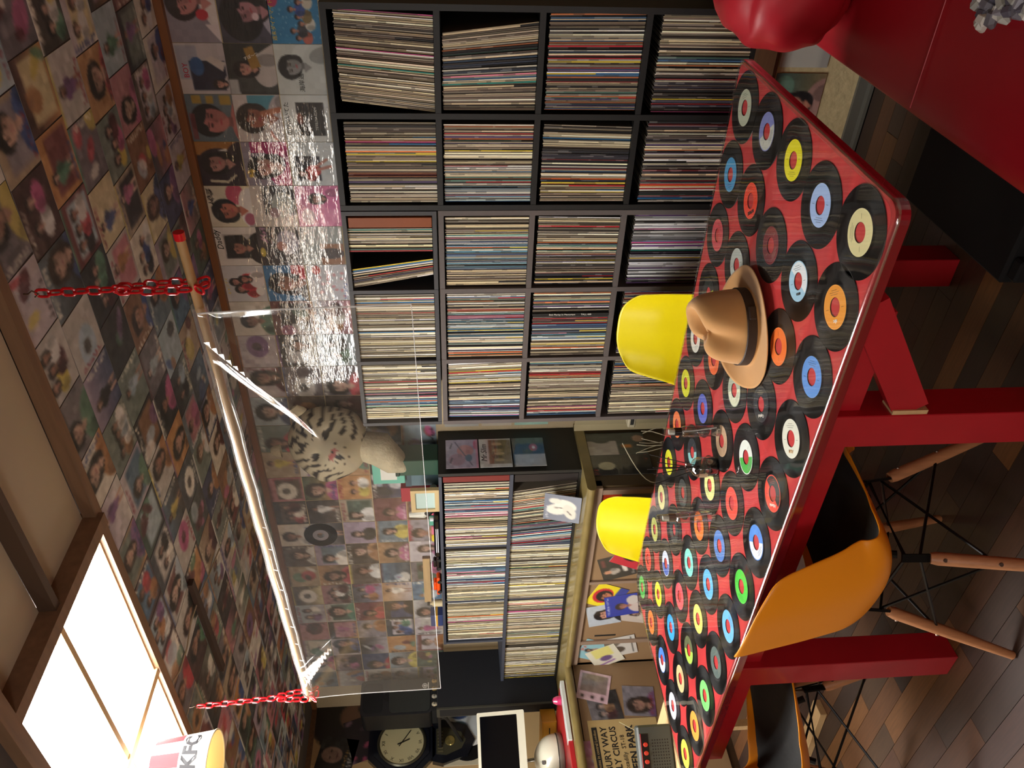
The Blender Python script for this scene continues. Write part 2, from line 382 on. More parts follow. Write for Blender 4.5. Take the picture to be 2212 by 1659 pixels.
def random_art(n, rng):
    bg = BGS[rng.integers(len(BGS))]; bg2 = BGS[rng.integers(len(BGS))] if rng.random() < .3 else None
    A = Art(n, bg, bg2); t = rng.random(); cl = CL[rng.integers(len(CL))]; h = HAIR[rng.integers(4)]; sk = SKIN[rng.integers(4)]
    inset = rng.random() < .3
    if inset: A.rect(.12, .08, .92, .78, BGS[rng.integers(len(BGS))])
    st = ['long', 'big', 'short'][rng.integers(3)]
    if t < .42:
        A.person(rng.uniform(.3, .7), rng.uniform(.5, .66), rng.uniform(.12, .25), h, sk, cl, st, rng.uniform(-.35, .35)); d = 'one person with a %s top' % cname(cl)
    elif t < .62:
        k = rng.integers(2, 5)
        for i in range(k): A.person(.15 + .7*(i + .5)/k, rng.uniform(.5, .7), .09, h, sk, CL[rng.integers(len(CL))], st)
        d = 'a row of %s people' % ['two', 'three', 'four'][k-2]
    elif t < .76:
        x = rng.uniform(.35, .65); A.ell(x, .45, .1, .26, cl); A.ell(x - .06, .16, .035, .16, sk); A.ell(x + .07, .16, .035, .16, sk)
        A.person(x, .78, .07, h, sk, cl, st); d = 'a standing figure in %s' % cname(cl)
    elif t < .955:
        for _ in range(4): A.ell(rng.uniform(.1, .9), rng.uniform(.1, .8), rng.uniform(.06, .3), rng.uniform(.05, .25), CL[rng.integers(len(CL))], rng.uniform(0, 3), .8)
        d = '%s painted shapes' % cname(cl)
    else:
        q = rng.uniform(.3, .7); A.ell(q, .48, .33, .28, cl); A.ell(q, .5, .12, .12, h, 0, .7); d = 'a round %s picture' % cname(cl)
    ic = 'f0ead8' if srgb(bg).mean() < .5 else ['201818', 'a02030', '283c8c'][rng.integers(3)]
    if rng.random() < .75:
        vert = rng.random() < .35
        if vert: A.words(.1, rng.choice([.03, .85]), .85, .11, ic, rng, True)
        else: A.words(.08, rng.choice([.84, .06]), rng.uniform(.6, .92), rng.uniform(.07, .15), ic, rng)
    if rng.random() < .25: A.rect(0, .93, 1, 1, CL[rng.integers(len(CL))])
    if rng.random() < .35: A.a = A.a * .8 + .2 * A.a.mean(2, keepdims=True) * np.array([1.05, 1, .95])
    g = A.a.mean(2, keepdims=True); A.a = g + (A.a - g) * .72; A.a = .5 + (A.a - .5) * .95
    A.noise(.035, rng)
    return A.out(), cname(bg), d

def place(o, origin, right, up):
    r = Vector(right).normalized(); n = r.cross(Vector(up)).normalized(); u = n.cross(r)
    M = Matrix((r, u, n)).transposed().to_4x4(); M.translation = Vector(origin); o.matrix_world = M; return o

# ================================================================== the room
CEIL = 2.45; WY = 3.0; WX = -5.12
struct('wall_back', MB().box(WX - .1, 1.6, WY, WY + .1, 0, 2.7).mesh(), M_plaster)
struct('wall_left', MB().box(WX - .1, WX, -1.9, WY, 0, 2.7).mesh(), mat('poster_wall_paper', 'b09468', .85, noise=.06, nscale=3))
struct('wall_right', MB().box(1.5, 1.6, -1.9, WY, 0, 2.7).mesh(), M_plaster)
struct('wall_behind', MB().box(WX - .1, 1.6, -2.0, -1.9, 0, 2.7).mesh(), M_plaster)
# ceiling: sleeve-covered boarding along the wall, then the recessed light boxes, then plain boarding
BY = 1.545   # line of the timber between sleeves and light boxes
ceil = struct('ceiling', MB().box(WX - .1, 1.6, BY, WY + .1, CEIL, CEIL + .12).box(WX - .1, 1.6, -2, .94, CEIL, CEIL + .12)
              .box(WX - .1, 1.6, .94, BY, CEIL + .06, CEIL + .12).mesh(), mat('dark_ceiling_board', '4c4440', .8, noise=.08))
def batten(a, b, w, h, m=M_beam, name='batten'):
    return link(name, MB().beam(a, b, w, h).mesh(), m, ceil)
batten((WX, BY, CEIL + .002), (1.5, BY, CEIL + .002), .035, .034)
batten((WX, .95, CEIL - .005), (1.5, .95, CEIL - .005), .04, .05)
batten((-1.63, BY, CEIL), (-1.63, .95, CEIL), .04, .06)
for x in (-2.33, -3.03): batten((x, BY - .018, CEIL + .008), (x, .97, CEIL + .008), .028, .034, M_palewood)
batten((-1.65, 1.238, CEIL + .010), (-3.7, 1.238, CEIL + .010), .018, .028, M_palewood)
batten((-3.7, BY, CEIL), (-3.7, .95, CEIL), .04, .06)
batten((-1.61, 1.24, CEIL), (1.5, 1.24, CEIL), .022, .04, mat('dark_thin_batten', '4a3628', .6))
batten((-2.95, 1.93, CEIL - .012), (-2.37, 1.91, CEIL - .012), .03, .018, mat('dark_thin_batten2', '3c2c24', .6))
# pale liners round the lit box
link('liner', MB().beam((-1.65, BY - .02, CEIL + .03), (-3.7, BY - .02, CEIL + .03), .008, .06).mesh(), M_palewood, ceil)
link('liner', MB().beam((-1.65, .975, CEIL + .03), (-3.7, .975, CEIL + .03), .008, .06).mesh(), M_palewood, ceil)
# lit panes (six) and unlit boards
k = 0
for x0, x1 in ((-2.32, -1.65), (-3.02, -2.34), (-3.68, -3.04)):
    for y0, y1 in ((.972, 1.232), (1.244, 1.525)):
        link('lit_pane', MB().box(x0, x1, y0, y1, CEIL + .022, CEIL + .028).mesh(), M_lit, ceil)
for x0, x1 in ((-1.61, -.9), (-.88, -.1), (-.08, .7), (.72, 1.5)):
    for y0, y1 in ((.972, 1.228), (1.252, 1.525)):
        link('ceiling_panel', MB().box(x0, x1, y0, y1, CEIL + .02, CEIL + .03).mesh(), M_panelceil, ceil)
struct('trim_1', MB().box(WX, 1.5, 2.972, 3.0, CEIL - .028, CEIL + .0).mesh(), mat('orange_brown_trim', '7c4c26', .5, noise=.15, nscale=3, stretch=(1, 10, 10)))
struct('trim_2', MB().box(WX, WX + .03, 0, 2.97, CEIL - .03, CEIL).mesh(), M_darkwood)

# floor planks run along the room
floor = struct('floor', MB().box(WX - .1, 1.6, -2, WY, -.06, -.006).mesh(), mat('subfloor', '1a1410', .8))
PLK = ['42291c', '4a2e1e', '54361f', '33221a', '6e4826', '3a2620', '45301f', '2e1f18', '5e3c22', '3a2a22']
rows = 0; pw = .078; y = 2.66; cnt = 0
plk_meshes = [MB().box(-.3, .3, -pw/2 + .0008, pw/2 - .0008, -.006, 0, col=lin(c)).mesh() for c in PLK]
cheap = MB()
while y > -1.9:
    x = -.3 + random.uniform(0, .6)
    while x > -4.1:
        if y > .45 and x < -.35 and x > -3.1 and cnt < 298:
            o = link('plank', random.choice(plk_meshes), M_floor, floor, loc=(x - .3, y - pw/2, 0)); cnt += 1
        else: cheap.box(x - .6 + .001, x - .001, y - pw + .001, y - .001, -.006, 0, col=lin(random.choice(PLK)))
        x -= .601
    if y <= 2.66:
        cheap.box(-4.7, x - .002, y - pw + .001, y - .001, -.006, 0, col=lin(random.choice(PLK)))
        cheap.box(-.3, 1.5, y - pw + .001, y - .001, -.006, 0, col=lin(random.choice(PLK)))
    y -= pw
o = cheap.obj('plank', M_floor, floor); o['kind'] = 'stuff'

# low plaster step that carries the big record shelf, with its skirting
struct('wall_step', MB().box(-2.36, 1.5, 2.705, 3.0, 0, .40).mesh(), mat('speckled_plaster', 'b8a880', .9, noise=.12, nscale=40, bump=.3, bscale=50))
struct('baseboard_back', MB().box(-2.36, 1.5, 2.667, 2.705, 0, .012).box(-2.36, 1.5, 2.692, 2.705, 0, .045).mesh(), mat('grey_skirting', '55534c', .5))
struct('trim_3', MB().box(-2.36, 1.5, 2.66, 2.72, .375, .44).box(-2.36, 1.5, 2.69, 2.715, .35, .375).box(-2.36, 1.5, 2.72, 3.0, .40, .44).mesh(), M_darkwood)

# ================================================================== record shelves
XA = [-.592, -.935, -1.28]; XB = [-1.28, -1.625, -1.968, -2.305]
ZR = [1.860, 1.507, 1.168, .832, .452]
ZR = [1.862, 1.510, 1.170, .822, .452]
FY = 2.685; BK = 2.995; T = .018
def shelf_unit(xs, zs, m, label, T=.018, back=True):
    t = thing('record_shelf', label, 'shelf', ((xs[0] + xs[-1]) / 2, BK, zs[-1] - T))
    ox, oy, oz = t.location
    def part(nm, x0, x1, y0, y1, z0, z1):
        MB().box(x0 - ox, x1 - ox, y0 - oy, y1 - oy, z0 - oz, z1 - oz).obj(nm, m, t)
    xl, xr = min(xs), max(xs)
    for i, x in enumerate(xs):
        d = 0 if 0 < i < len(xs) - 1 else (T/2 if x == xr else -T/2)
        part('upright', x - T/2 - d*0, x + T/2 - d*0, FY, BK - .006, zs[-1] - T, zs[0])
    for z in zs:
        for a, b in zip(sorted(xs)[:-1], sorted(xs)[1:]):
            part('shelf_board', a + T/2, b - T/2, FY + .001, BK - .006, z - T if z != zs[0] else z - T, z)
    part('back_panel', xl, xr, BK - .005, BK, zs[-1] - T, zs[0])
    return t
shelf_unit([XA[0], XA[1], XA[2] + .010], ZR, M_shelfblack, 'black record shelf two bays wide beside the red sofa, full of LP records', .020)
shelf_unit([XB[0] - .012, XB[1], XB[2], XB[3]], ZR[1:], M_shelftaupe, 'taupe record shelf three bays wide behind the first yellow chair, full of LPs', .020)
shelf_unit([XB[0] - .012, XB[1], XB[2], XB[3]], [1.862, 1.532], mat('charcoal_shelf_board', '3c3c40', .5), 'charcoal single row record shelf standing on the taupe one', .016)

# ---- LP records: thin sleeves with printed spines
def lp_mesh(w, h, d, cols, edge):
    """x = thickness centred, y from 0 (front) to d, z from 0 to h; spine split into printed runs"""
    mb = MB(); k = len(cols); zz = [0]
    for c, f in cols: zz.append(zz[-1] + f)
    zz = [z / zz[-1] * h for z in zz]
    vs = []
    for z in zz: vs += [(-w/2, 0, z), (w/2, 0, z), (-w/2, d, z), (w/2, d, z)]
    mb.add(vs, [(0, 2, 3, 1)], edge); b = 0
    for i in range(k):
        q = i*4
        for f, c in (((q, q+1, q+5, q+4), cols[i][0]), ((q+1, q+3, q+7, q+5), edge), ((q+2, q, q+4, q+6), edge), ((q+3, q+2, q+6, q+7), edge)):
            mb.f.append(f); mb.c.append(c)
    q = k*4; mb.f.append((q, q+1, q+3, q+2)); mb.c.append(edge)
    return mb
PALS = {
 'cream': ['cdbd96', 'd8ccaa', 'b8a888', 'a89878', 'e4dcc4', 'c8b8a0', '8c7c68', '6c5c50', '3c342e'],
 'mixed': ['d8ccaa', 'e8e2d4', '2a2624', '141214', '8a3030', '385878', 'b8a888', '6c5c50', '58486c', 'c8b898', 'd8d0c0', '4c6c60', 'c07040'],
 'dark':  ['141214', '1c1a1c', '2c2624', '181820', '4c4038', 'd8ccaa', '8a2c30', 'b8a080', '383440', '5c5048'],
 'white': ['e8e8e4', 'd8d8d8', 'c8c8cc', 'f0f0ec', '28282c', '141416', '8c8c90', 'b8b8c0', '5c3c6c'],
 'blue':  ['c8ccc8', '88a0b0', '3c6488', 'a8b8b4', '2c3c5c', 'd8d8c8', '5c8ca0', 'e0dcc8', '283040', 'b87080'],
 'pale':  ['e4dcc0', 'd8cca4', 'ece6d0', 'c8bc94', 'f0ead8', 'b4a880', '80705c', 'dcd4b8', '9c8c6c'],
}
RUNC = ['c02830', '1c1a1c', 'e8e4d8', 'd8c050', '3878a8', '7c6c58', '141416']
def spine_cols(pal, rng, run=True):
    base = PALS[pal][rng.integers(len(PALS[pal]))]; c = np.clip(srgb(base) * rng.uniform(.62, 1.32), 0, 1)
    if rng.random() < .05: c = srgb(['c02430', '2878b0', 'd05c94', 'e0c838', '2c8c80', 'd86428'][rng.integers(6)])
    L = []; nseg = rng.integers(1, 5); tot = 0
    ink = 'e0dcd0' if c.mean() < .4 else '2a2420'
    hexc = '%02x%02x%02x' % tuple(int(v*255) for v in c)
    for i in range(nseg):
        L.append((lin(tuple(np.clip(c * rng.uniform(.92, 1.05), 0, 1))), rng.uniform(.1, 1)))
        if run and rng.random() < .3: L.append((lin(tuple(c*.68 + srgb(ink)*.32)), rng.uniform(.08, .5)))
    if run and rng.random() < .08: L[0] = (lin(RUNC[rng.integers(len(RUNC))]), .5)
    return L, hexc
ORD = lambda n: '%d%s' % (n, 'th' if 10 <= n % 100 <= 20 else {1: 'st', 2: 'nd', 3: 'rd'}.get(n % 10, 'th'))
STUFF = MB(); LPN = 0
def fill_cell(xl, xr, zb, pal, lr=0.0, ll=0.0, rng=RNG, where='', height=.315, gapr=0.0, gapl=.004, yf=FY + .012, indiv=False, tmin=.0030, tmax=.0072, segs=None, jitter=.006):
    """fills from the right end leftwards; lean angles (rad, + leans the top to the right) go from lr at the right to ll at the left"""
    global LPN
    x = xr - gapr; n = 0; span = (xr - gapr) - (xl + gapl)
    while True:
        t = rng.uniform(tmin, tmax)
        f = (xr - gapr - x) / span; a = lr + (ll - lr) * f
        if x - t / math.cos(a) < xl + gapl: break
        p = pal if isinstance(pal, str) else pal[min(int(f * len(pal)), len(pal) - 1)]
        cols, hx = spine_cols(p, rng); h = height * rng.uniform(.985, 1.0)
        edge = lin('5c5448') if rng.random() < .5 else lin('2c2824')  # sleeve sides coloured dark, painting shade into the gaps between records
        mb = lp_mesh(t * .80, h, .285, cols, edge)
        # footing: the lower end stays put on the board
        bx = x - t/2 / math.cos(a) if a <= 0 else x - t/2 / math.cos(a)
        if a > 0: bx = x - h*math.sin(a) - t/2     # top leans right: bottom is further left
        loc = Vector((bx, yf + rng.uniform(0, jitter), zb + .001 + abs(math.sin(a)) * t/2))
        R = Matrix.Rotation(a, 4, 'Y'); R.translation = loc
        n += 1
        if indiv and LPN < 300:
            o = link('lp_record', mb.mesh(fix=False), M_spine); o.matrix_world = R; LPN += 1
            tag(o, '%s-spined LP, %s from the right, %s' % (cname(hx), ORD(n), where), 'record', 'LP records standing in the big shelf')
        else:
            k = len(STUFF.v); STUFF.v += [tuple(R @ Vector(p)) for p in mb.v]; STUFF.f += [tuple(i + k for i in f_) for f_ in mb.f]; STUFF.c += mb.c
        x -= t / math.cos(a) + (h * abs(ll - lr) * t / span if ll > lr else 0)
        if a > 0 and x - h*math.sin(a) - t < xl + gapl: break
    return n
def cells():
    r = math.radians; c0 = (XA[1] + .010, XA[0] - .010); c1 = (XA[2] + .02, XA[1] - .010)
    cb = [(XB[1] + .010, XB[0] - .024), (XB[2] + .010, XB[1] - .010), (XB[3] + .012, XB[2] - .010)]
    z = [ZR[1], ZR[2], ZR[3], ZR[4]]
    fill_cell(*c0, z[0], 'cream', r(3), r(7), where='leaning row, top right compartment', indiv=True, gapl=.0)
    fill_cell(*c0, z[1], ['cream', 'mixed', 'blue', 'cream', 'cream'], r(-7), r(0), where='second compartment down, right column', indiv=True, gapr=.03)
    fill_cell(*c0, z[2], 'mixed', r(-1), r(0), where='third compartment down, right column', indiv=True)
    fill_cell(*c0, z[3], ['cream', 'cream', 'mixed', 'dark', 'dark'], where='bottom compartment, right column', indiv=True)
    fill_cell(*c1, z[0], ['cream', 'mixed', 'cream', 'mixed', 'cream'], where='top compartment, second column', indiv=True, gapr=.015)
    fill_cell(*c1, z[1], ['mixed', 'cream', 'mixed', 'blue'], gapr=.02)
    fill_cell(*c1, z[2], ['cream', 'dark', 'mixed', 'cream'], r(1.5), r(0), gapr=.02)
    fill_cell(*c1, z[3], ['dark', 'mixed', 'dark', 'mixed'])
    m = cb[0][0] + (cb[0][1] - cb[0][0]) * .50
    fill_cell(m, cb[0][1], 1.533, ['mixed', 'pale', 'pale', 'mixed'], gapr=.055)
    fill_cell(cb[0][0], m - .028, 1.533, ['white', 'cream', 'dark', 'cream'], r(-8), r(-10.5), gapl=.055)
    fill_cell(*cb[0], z[1], ['cream', 'blue', 'blue', 'cream'], gapr=.01)
    fill_cell(*cb[0], z[2], ['cream', 'mixed', 'dark'], r(1), 0, gapr=.01)
    fill_cell(*cb[0], z[3], 'white')
    fill_cell(*cb[1], 1.533, 'pale', gapr=.012)
    fill_cell(*cb[1], z[1], ['mixed', 'blue', 'mixed'])
    fill_cell(*cb[1], z[2], ['mixed', 'dark', 'blue', 'cream'])
    fill_cell(*cb[1], z[3], 'mixed')
    fill_cell(*cb[2], 1.533, ['pale', 'pale', 'blue', 'pale'])
    fill_cell(*cb[2], z[1], ['pale', 'cream', 'blue'], r(-2), r(1))
    fill_cell(*cb[2], z[2], ['mixed', 'cream', 'mixed'])
    fill_cell(*cb[2], z[3], ['mixed', 'cream'])
cells()
# second shelf, on the counter
CZ = .855
X2 = [-2.625, -3.17, -3.60, -3.975]
def counter_shelf():
    t = thing('record_shelf', 'low two row record shelf on the olive counter, black frame, packed with LPs', 'shelf', (-3.3, BK, CZ)); ox, oy, oz = t.location
    mm = mat('blue_grey_shelf_board', '3a3f4c', .5); mb_ = mat('black_shelf_side', '17150f', .55)
    def part(nm, x0, x1, y0, y1, z0, z1, m=mm, **k): return MB().box(x0-ox, x1-ox, y0-oy, y1-oy, z0-oz, z1-oz).obj(nm, m, t, **k)
    part('side_panel', -2.645, -2.627, FY + .005, BK, CZ, 1.54, mb_)
    part('top_board', -3.99, -2.645, FY + .002, BK, 1.525, 1.54)
    part('shelf_board', -4.40, -2.645, FY + .002, BK, 1.183, 1.20)
    part('bottom_board', -4.42, -2.645, FY + .004, BK, CZ, CZ + .012, mb_)
    part('upright', -3.99, -3.975, FY + .004, BK, 1.20, 1.525); part('back_panel', -4.42, -2.645, BK - .005, BK, CZ, 1.53, mb_)
    for x in (-3.17, -3.62): part('upright', x - .008, x + .008, FY + .02, BK - .006, 1.20, 1.525); part('upright', x - .008, x + .008, FY + .02, BK - .006, CZ + .012, 1.183)
counter_shelf()
fill_cell(-3.162, -2.65, 1.2, ['cream', 'blue', 'pale', 'pale'], gapr=.05)
fill_cell(-3.612, -3.178, 1.2, ['pale', 'blue', 'pale'], gapr=.01)
fill_cell(-3.97, -3.628, 1.2, 'pale')
fill_cell(-3.162, -2.65, CZ + .013, ['cream', 'mixed', 'blue'], math.radians(-9), math.radians(-4), gapr=.07)
fill_cell(-3.612, -3.178, CZ + .013, 'pale')
fill_cell(-4.05, -3.628, CZ + .013, 'pale')
fill_cell(-4.40, -4.075, CZ + .013, 'pale')
so = STUFF.obj('lp_record', M_spine); so['kind'] = 'stuff'
tag(so, 'remaining packed LP spines filling the shelf bays left of and below the singled-out ones', 'records')
# larger boxed sets standing at bay ends
def boxset(x0, x1, zb, col, label, h=.318):
    o = MB().box(x0, x1, FY + .008, FY + .29, zb, zb + h, b=.001).obj('box_set', mat('box_' + col, col, .5)); return tag(o, label, 'record box')
boxset(-2.688, -2.652, 1.201, '6c1c14', 'dark red boxed record set, right end of the counter shelf top row', .318)
o = boxset(-1.352, -1.312, 1.534, '8a4416', 'orange-brown boxed record set, right end of the charcoal shelf row', .306)
boxset(-2.700, -2.652, CZ + .013, '1c1412', 'dark boxed record set, right end of the counter shelf lower row', .308)
def spine_text(s, size, m, x, z, roll=-PI/2):
    me = text_mesh(s, size, depth=.0003).copy(); me.materials.clear(); me.materials.append(m)
    o = link('spine_print', me); place(o, (x, FY + .004, z), (0, 0, -1), (1, 0, 0)); return o
bm_ = MB().box(-1.712, -1.700, FY + .006, FY + .29, ZR[2] - .338 + .0, ZR[2] - .338 + .315).mesh()
o = link('lp_record', MB().box(-.0055, .0055, 0, .285, 0, .315, b=.0005).mesh(), M_ink, loc=(-1.745, FY + .005, ZR[3] + .001))
tag(o, 'thick black-spined LP lettered Bob Marley In Memoriam in the middle bay', 'record')
lettering('Bob Marley In Memoriam        TALL 400', .0105, M_inkwhite, o, (0, -.0006, .16), (PI/2, PI/2, 0))

# ================================================================== sleeves pinned on the back wall
def spec_arts():
    n = 44; r = RNG; S = {}
    A = Art(n, '8a828e'); A.ell(.95, .1, .35, .3, 'c43440'); A.person(.72, .62, .26, '2a1a1a', 'bb7c78', 'd8d0d0', 'big', .4); A.tri([(.0, 0), (.35, 0), (.35, .28)], 'd8ccd0'); A.ell(.52, .3, .1, .12, 'c02c3c'); S[0, 0] = (A, 'lilac sleeve, dark-haired person in red and white')
    A = Art(n, 'b4acb0', 'c0b6b4'); A.rect(.3, .55, .95, .97, '9c9ca8'); A.rect(.08, .04, .66, .74, '1a2238'); A.ell(.55, .6, .18, .14, '2c5484'); A.tri([(.45, .1), (.68, .42), (.75, .3), (.62, .02)], 'c4bab4'); A.person(.2, .22, .09, '151518', 'c09080', 'b8b0b4'); S[0, 1] = (A, 'grey sleeve lettered BOY with a night-blue picture')
    A = Art(n, '5a6872'); A.rect(.78, .05, .97, .28, 'a08438'); A.rect(.80, .4, .96, .55, 'a08438'); A.rect(.8, .65, .97, .84, 'a08438'); A.person(.45, .5, .33, '16181c', 'b4706c', 'b06864', 'short', -.1); A.rect(.05, .84, .6, .95, '7a2830', .7); S[0, 2] = (A, 'slate sleeve with a large smiling short-haired face')
    A = Art(n, '2a1c28'); A.rect(.7, .1, 1, 1, 'a06c30'); A.ell(.45, .5, .4, .5, '2a1c28'); A.tri([(.5, .3), (.8, .5), (.85, .3)], 'e0dcd4'); A.person(.5, .62, .22, '181216', 'a87870', '2c1e2c', 'long', .3); A.stroke(.12, .75, .1, .4, .03, 'c8c0a8'); A.stroke(.1, .4, .25, .2, .02, 'c8c0a8'); S[0, 3] = (A, 'dark plum sleeve, long-haired face under a pale hat rim')
    A = Art(n, 'dad2b0', 'd0c8b8'); A.ell(.8, .35, .25, .2, 'c0506c'); A.ell(.55, .05, .4, .25, 'e4e0dc'); A.person(.4, .6, .24, '18181c', 'bb6e5c', 'e0dcdc', 'big', .2); A.ell(.2, .1, .15, .12, 'a85878'); A.words(.55, .84, .95, .12, '302c2c', r); S[0, 4] = (A, 'cream sleeve, smiling short-haired face in white and magenta')
    A = Art(n, 'd8d2cc'); A.rect(.18, .14, .82, .80, 'b8b0ac'); A.tri([(.2, .2), (.55, .16), (.8, .35), (.78, .76), (.2, .78)], '141416'); A.person(.45, .5, .18, '101012', 'a87464', '141416', 'short'); S[0, 5] = (A, 'white sleeve scripted Daddy with a black-framed face')
    A = Art(n, 'c4c4c8'); A.ell(.5, .3, .3, .16, 'b82434'); A.person(.35, .62, .1, '1c1414', 'b88074', 'b82c3c'); A.person(.55, .72, .1, '1c1414', 'b88074', 'c02c3c'); A.person(.62, .5, .1, '1c1414', 'b88074', 'e0d8d8'); A.ell(.3, .15, .12, .1, 'e0dcd8'); S[0, 6] = (A, 'white sleeve with three people in red')
    A = Art(n, '4a4858', '3c3a48'); A.ell(.5, .55, .46, .42, '141418'); A.rect(.4, 0, 1, .3, 'b8b8c4'); A.stroke(.55, 0, .75, .3, .025, '1c2030'); A.stroke(.65, 0, .85, .28, .025, '1c2030'); A.person(.58, .48, .24, '141418', 'b07c84', 'a8a4b4', 'long', .2); A.ell(.5, .28, .07, .07, 'e0c4cc'); S[1, 0] = (A, 'dark sleeve, long black hair and a sailor collar')
    A = Art(n, '2c2e2c'); A.rect(.0, .78, .3, 1, 'a8a8a8'); A.rect(.05, .0, .35, .8, '3c3e3c'); A.tri([(.25, 0), (.45, .5), (.7, .5), (1, 0)], 'c0b4b0'); A.person(.5, .66, .15, '161214', 'c08c7c', 'bcb2ae', 'long'); A.tri([(.55, .3), (.95, .42), (.9, .6), (.5, .5)], '9a7430'); S[1, 1] = (A, 'dark sleeve, long-haired girl in white with a gold label')
    A = Art(n, 'b4acaa', 'c4bcba'); A.rect(.62, .1, .98, .68, '4c8ca0'); A.ell(.45, .06, .45, .25, 'a49ca8'); A.ell(.18, .1, .16, .2, 'cc7868'); A.person(.5, .62, .26, '2c2420', '9a5c48', 'b0a8ac', 'big', -.1); A.stroke(.6, .4, .68, .05, .06, 'b06c50'); S[1, 2] = (A, 'pale sleeve, brown-haired face resting on a hand')
    A = Art(n, '8c8494'); A.ell(.5, .1, .6, .42, 'b41c6c'); A.rect(.75, .1, 1, .8, 'a82468'); A.person(.42, .6, .24, '17171b', 'c8988c', 'b41c6c', 'long', .3); A.words(.78, .2, .95, .18, 'd8b040', r, True); S[1, 3] = (A, 'grey sleeve, black-haired face in a magenta jacket')
    A = Art(n, 'c8c0ba'); A.rect(.3, 0, 1, .72, '3c3e42'); A.ell(.55, .3, .3, .25, 'c4ccc8', 0, .8); A.ell(.35, .5, .12, .12, 'a88c90'); S[1, 4] = (A, 'cream sleeve with a grey cloudy photograph')
    A = Art(n, '3a383c'); A.ell(.6, .3, .3, .25, '9c98a8'); A.ell(.5, .45, .12, .12, 'b88478'); A.words(.6, .75, .95, .14, 'b888a8', r); A.ell(.35, .9, .12, .06, 'c8b448'); S[1, 5] = (A, 'charcoal sleeve with pink lettering')
    A = Art(n, '3f78a8'); A.rect(.55, .0, 1, .35, 'b03040'); A.ell(.25, .12, .2, .2, '3c8cc0'); A.person(.5, .56, .27, '14161c', 'a0705c', '202024', 'long', -.2); A.rect(.6, 0, .95, .16, 'c02c38'); S[1, 6] = (A, 'blue sleeve, black hair and a red sleeve below')
    A = Art(n, '2c7cac'); 
    for _ in range(60): A.ell(r.random(), r.random(), .012, .012, '90c4dc')
    for i in range(6): A.person(.12 + .13*i, .45 + .1*math.sin(i*2), .055, '1a1a20', 'b8806c', ['c06454', '303440', 'd8d4c8', '7c6a44', '2c4c94', 'c8c0b0'][i], 'short')
    A.ell(.85, .9, .17, .12, 'a83058'); S[2, 0] = (A, 'bright blue sleeve with a crowd of small figures')
    A = Art(n, 'bec2be', 'c4c8c4'); A.ell(.75, .02, .06, .3, '7ca0b8'); A.ell(.72, .35, .3, .3, 'ccd0cc'); A.person(.55, .68, .2, '1c1c1e', '8c8c8c', 'c4c8c4', 'big', .2); S[2, 1] = (A, 'pale grey sleeve, dark-haired head bowed')
    A = Art(n, 'ccd0ce'); A.rect(.14, .12, .84, .70, '1c1a1c'); A.ell(.5, .64, .12, .06, '8a4c3c'); S[2, 2] = (A, 'white sleeve with a black square and TETSUYA ITAMI')
    A = Art(n, 'c4ccd0'); A.rect(.12, .35, .68, .88, '14182c'); A.ell(.35, .5, .13, .16, 'b8262c'); A.person(.28, .78, .07, '1c1010', 'b87868', 'b8262c'); A.stroke(.38, .4, .45, .12, .035, 'b87c70'); A.stroke(.46, .42, .6, .2, .03, 'b87c70'); S[2, 3] = (A, 'white sleeve, seated figure in a red dress')
    A = Art(n, 'd070a0', 'd88cb0'); A.ell(.4, .35, .4, .3, 'e890bc'); A.person(.68, .55, .12, '1c1c20', 'c09088', 'e078b0'); A.ell(.25, .75, .2, .15, 'f0dce4'); S[2, 4] = (A, 'pink sleeve with a figure in a pink dress')
    A = Art(n, '9ca4a4', 'b4bcbc'); A.rect(.0, .0, .55, .55, '9a7058'); A.ell(.3, .3, .14, .3, '50484a'); A.words(.6, .84, .95, .12, '303034', r); S[2, 5] = (A, 'pale grey sleeve with a tan lower corner')
    A = Art(n, 'c8ccd4'); 
    for _ in range(16): A.ell(r.uniform(.1, .9), r.uniform(.1, .8), .05, .035, 'd09098', r.uniform(0, 3), .8)
    A.ell(.85, .75, .12, .1, 'c04040'); A.words(.05, .06, .45, .08, '3050a0', r); S[2, 6] = (A, 'white sleeve with pink sketches and blue lettering')
    return S
SPEC = spec_arts(); WSL = {}
rowname = ['top', 'middle', 'bottom']
def wall_x(k): return -.612 - .1772*k
for k in range(-1, 9):
    for r_ in range(3):
        zt = 2.425 - .1735*r_; jz = random.uniform(-.003, .003)
        if (r_, k) in SPEC:
            A, d = SPEC[r_, k]; A.noise(.012, RNG); img = A.out(); d = d + ', %s wall row' % rowname[r_]
        else:
            img, cb_, dd = random_art(30, RNG); d = '%s sleeve, %s, %s wall row, %s from right' % (cb_, dd, rowname[r_], ORD(k + 2))
        me = art_mesh('sleeve', img, .1755, .1715, .0012)
        o = link('record_sleeve', me, M_sleeve); place(o, (wall_x(k) - .0886, WY - .001, zt - .0867 + jz), (1, 0, random.uniform(-.008, .008)), (0, 0, 1))
        tag(o, d, 'record sleeve', 'record sleeves pinned to the back wall'); WSL[r_, k] = o
def T3(r_, k, s, size, m, x, y, rz=0.0, **kw): lettering(s, size, m, WSL[r_, k], (x, y, .0016), (0, 0, rz), **kw)
T3(0, 1, 'BOY', .026, M_inkred, -.005, .058); T3(0, 5, 'Daddy', .034, M_ink, .03, .07, .12, shear=.3)
T3(2, 0, '週末ダイナマイト', .017, M_inkyellow, -.01, .074); T3(2, 1, '海岸通', .022, M_ink, -.045, .0); T3(2, 2, '街が泣いてた', .021, M_ink, 0, .068)
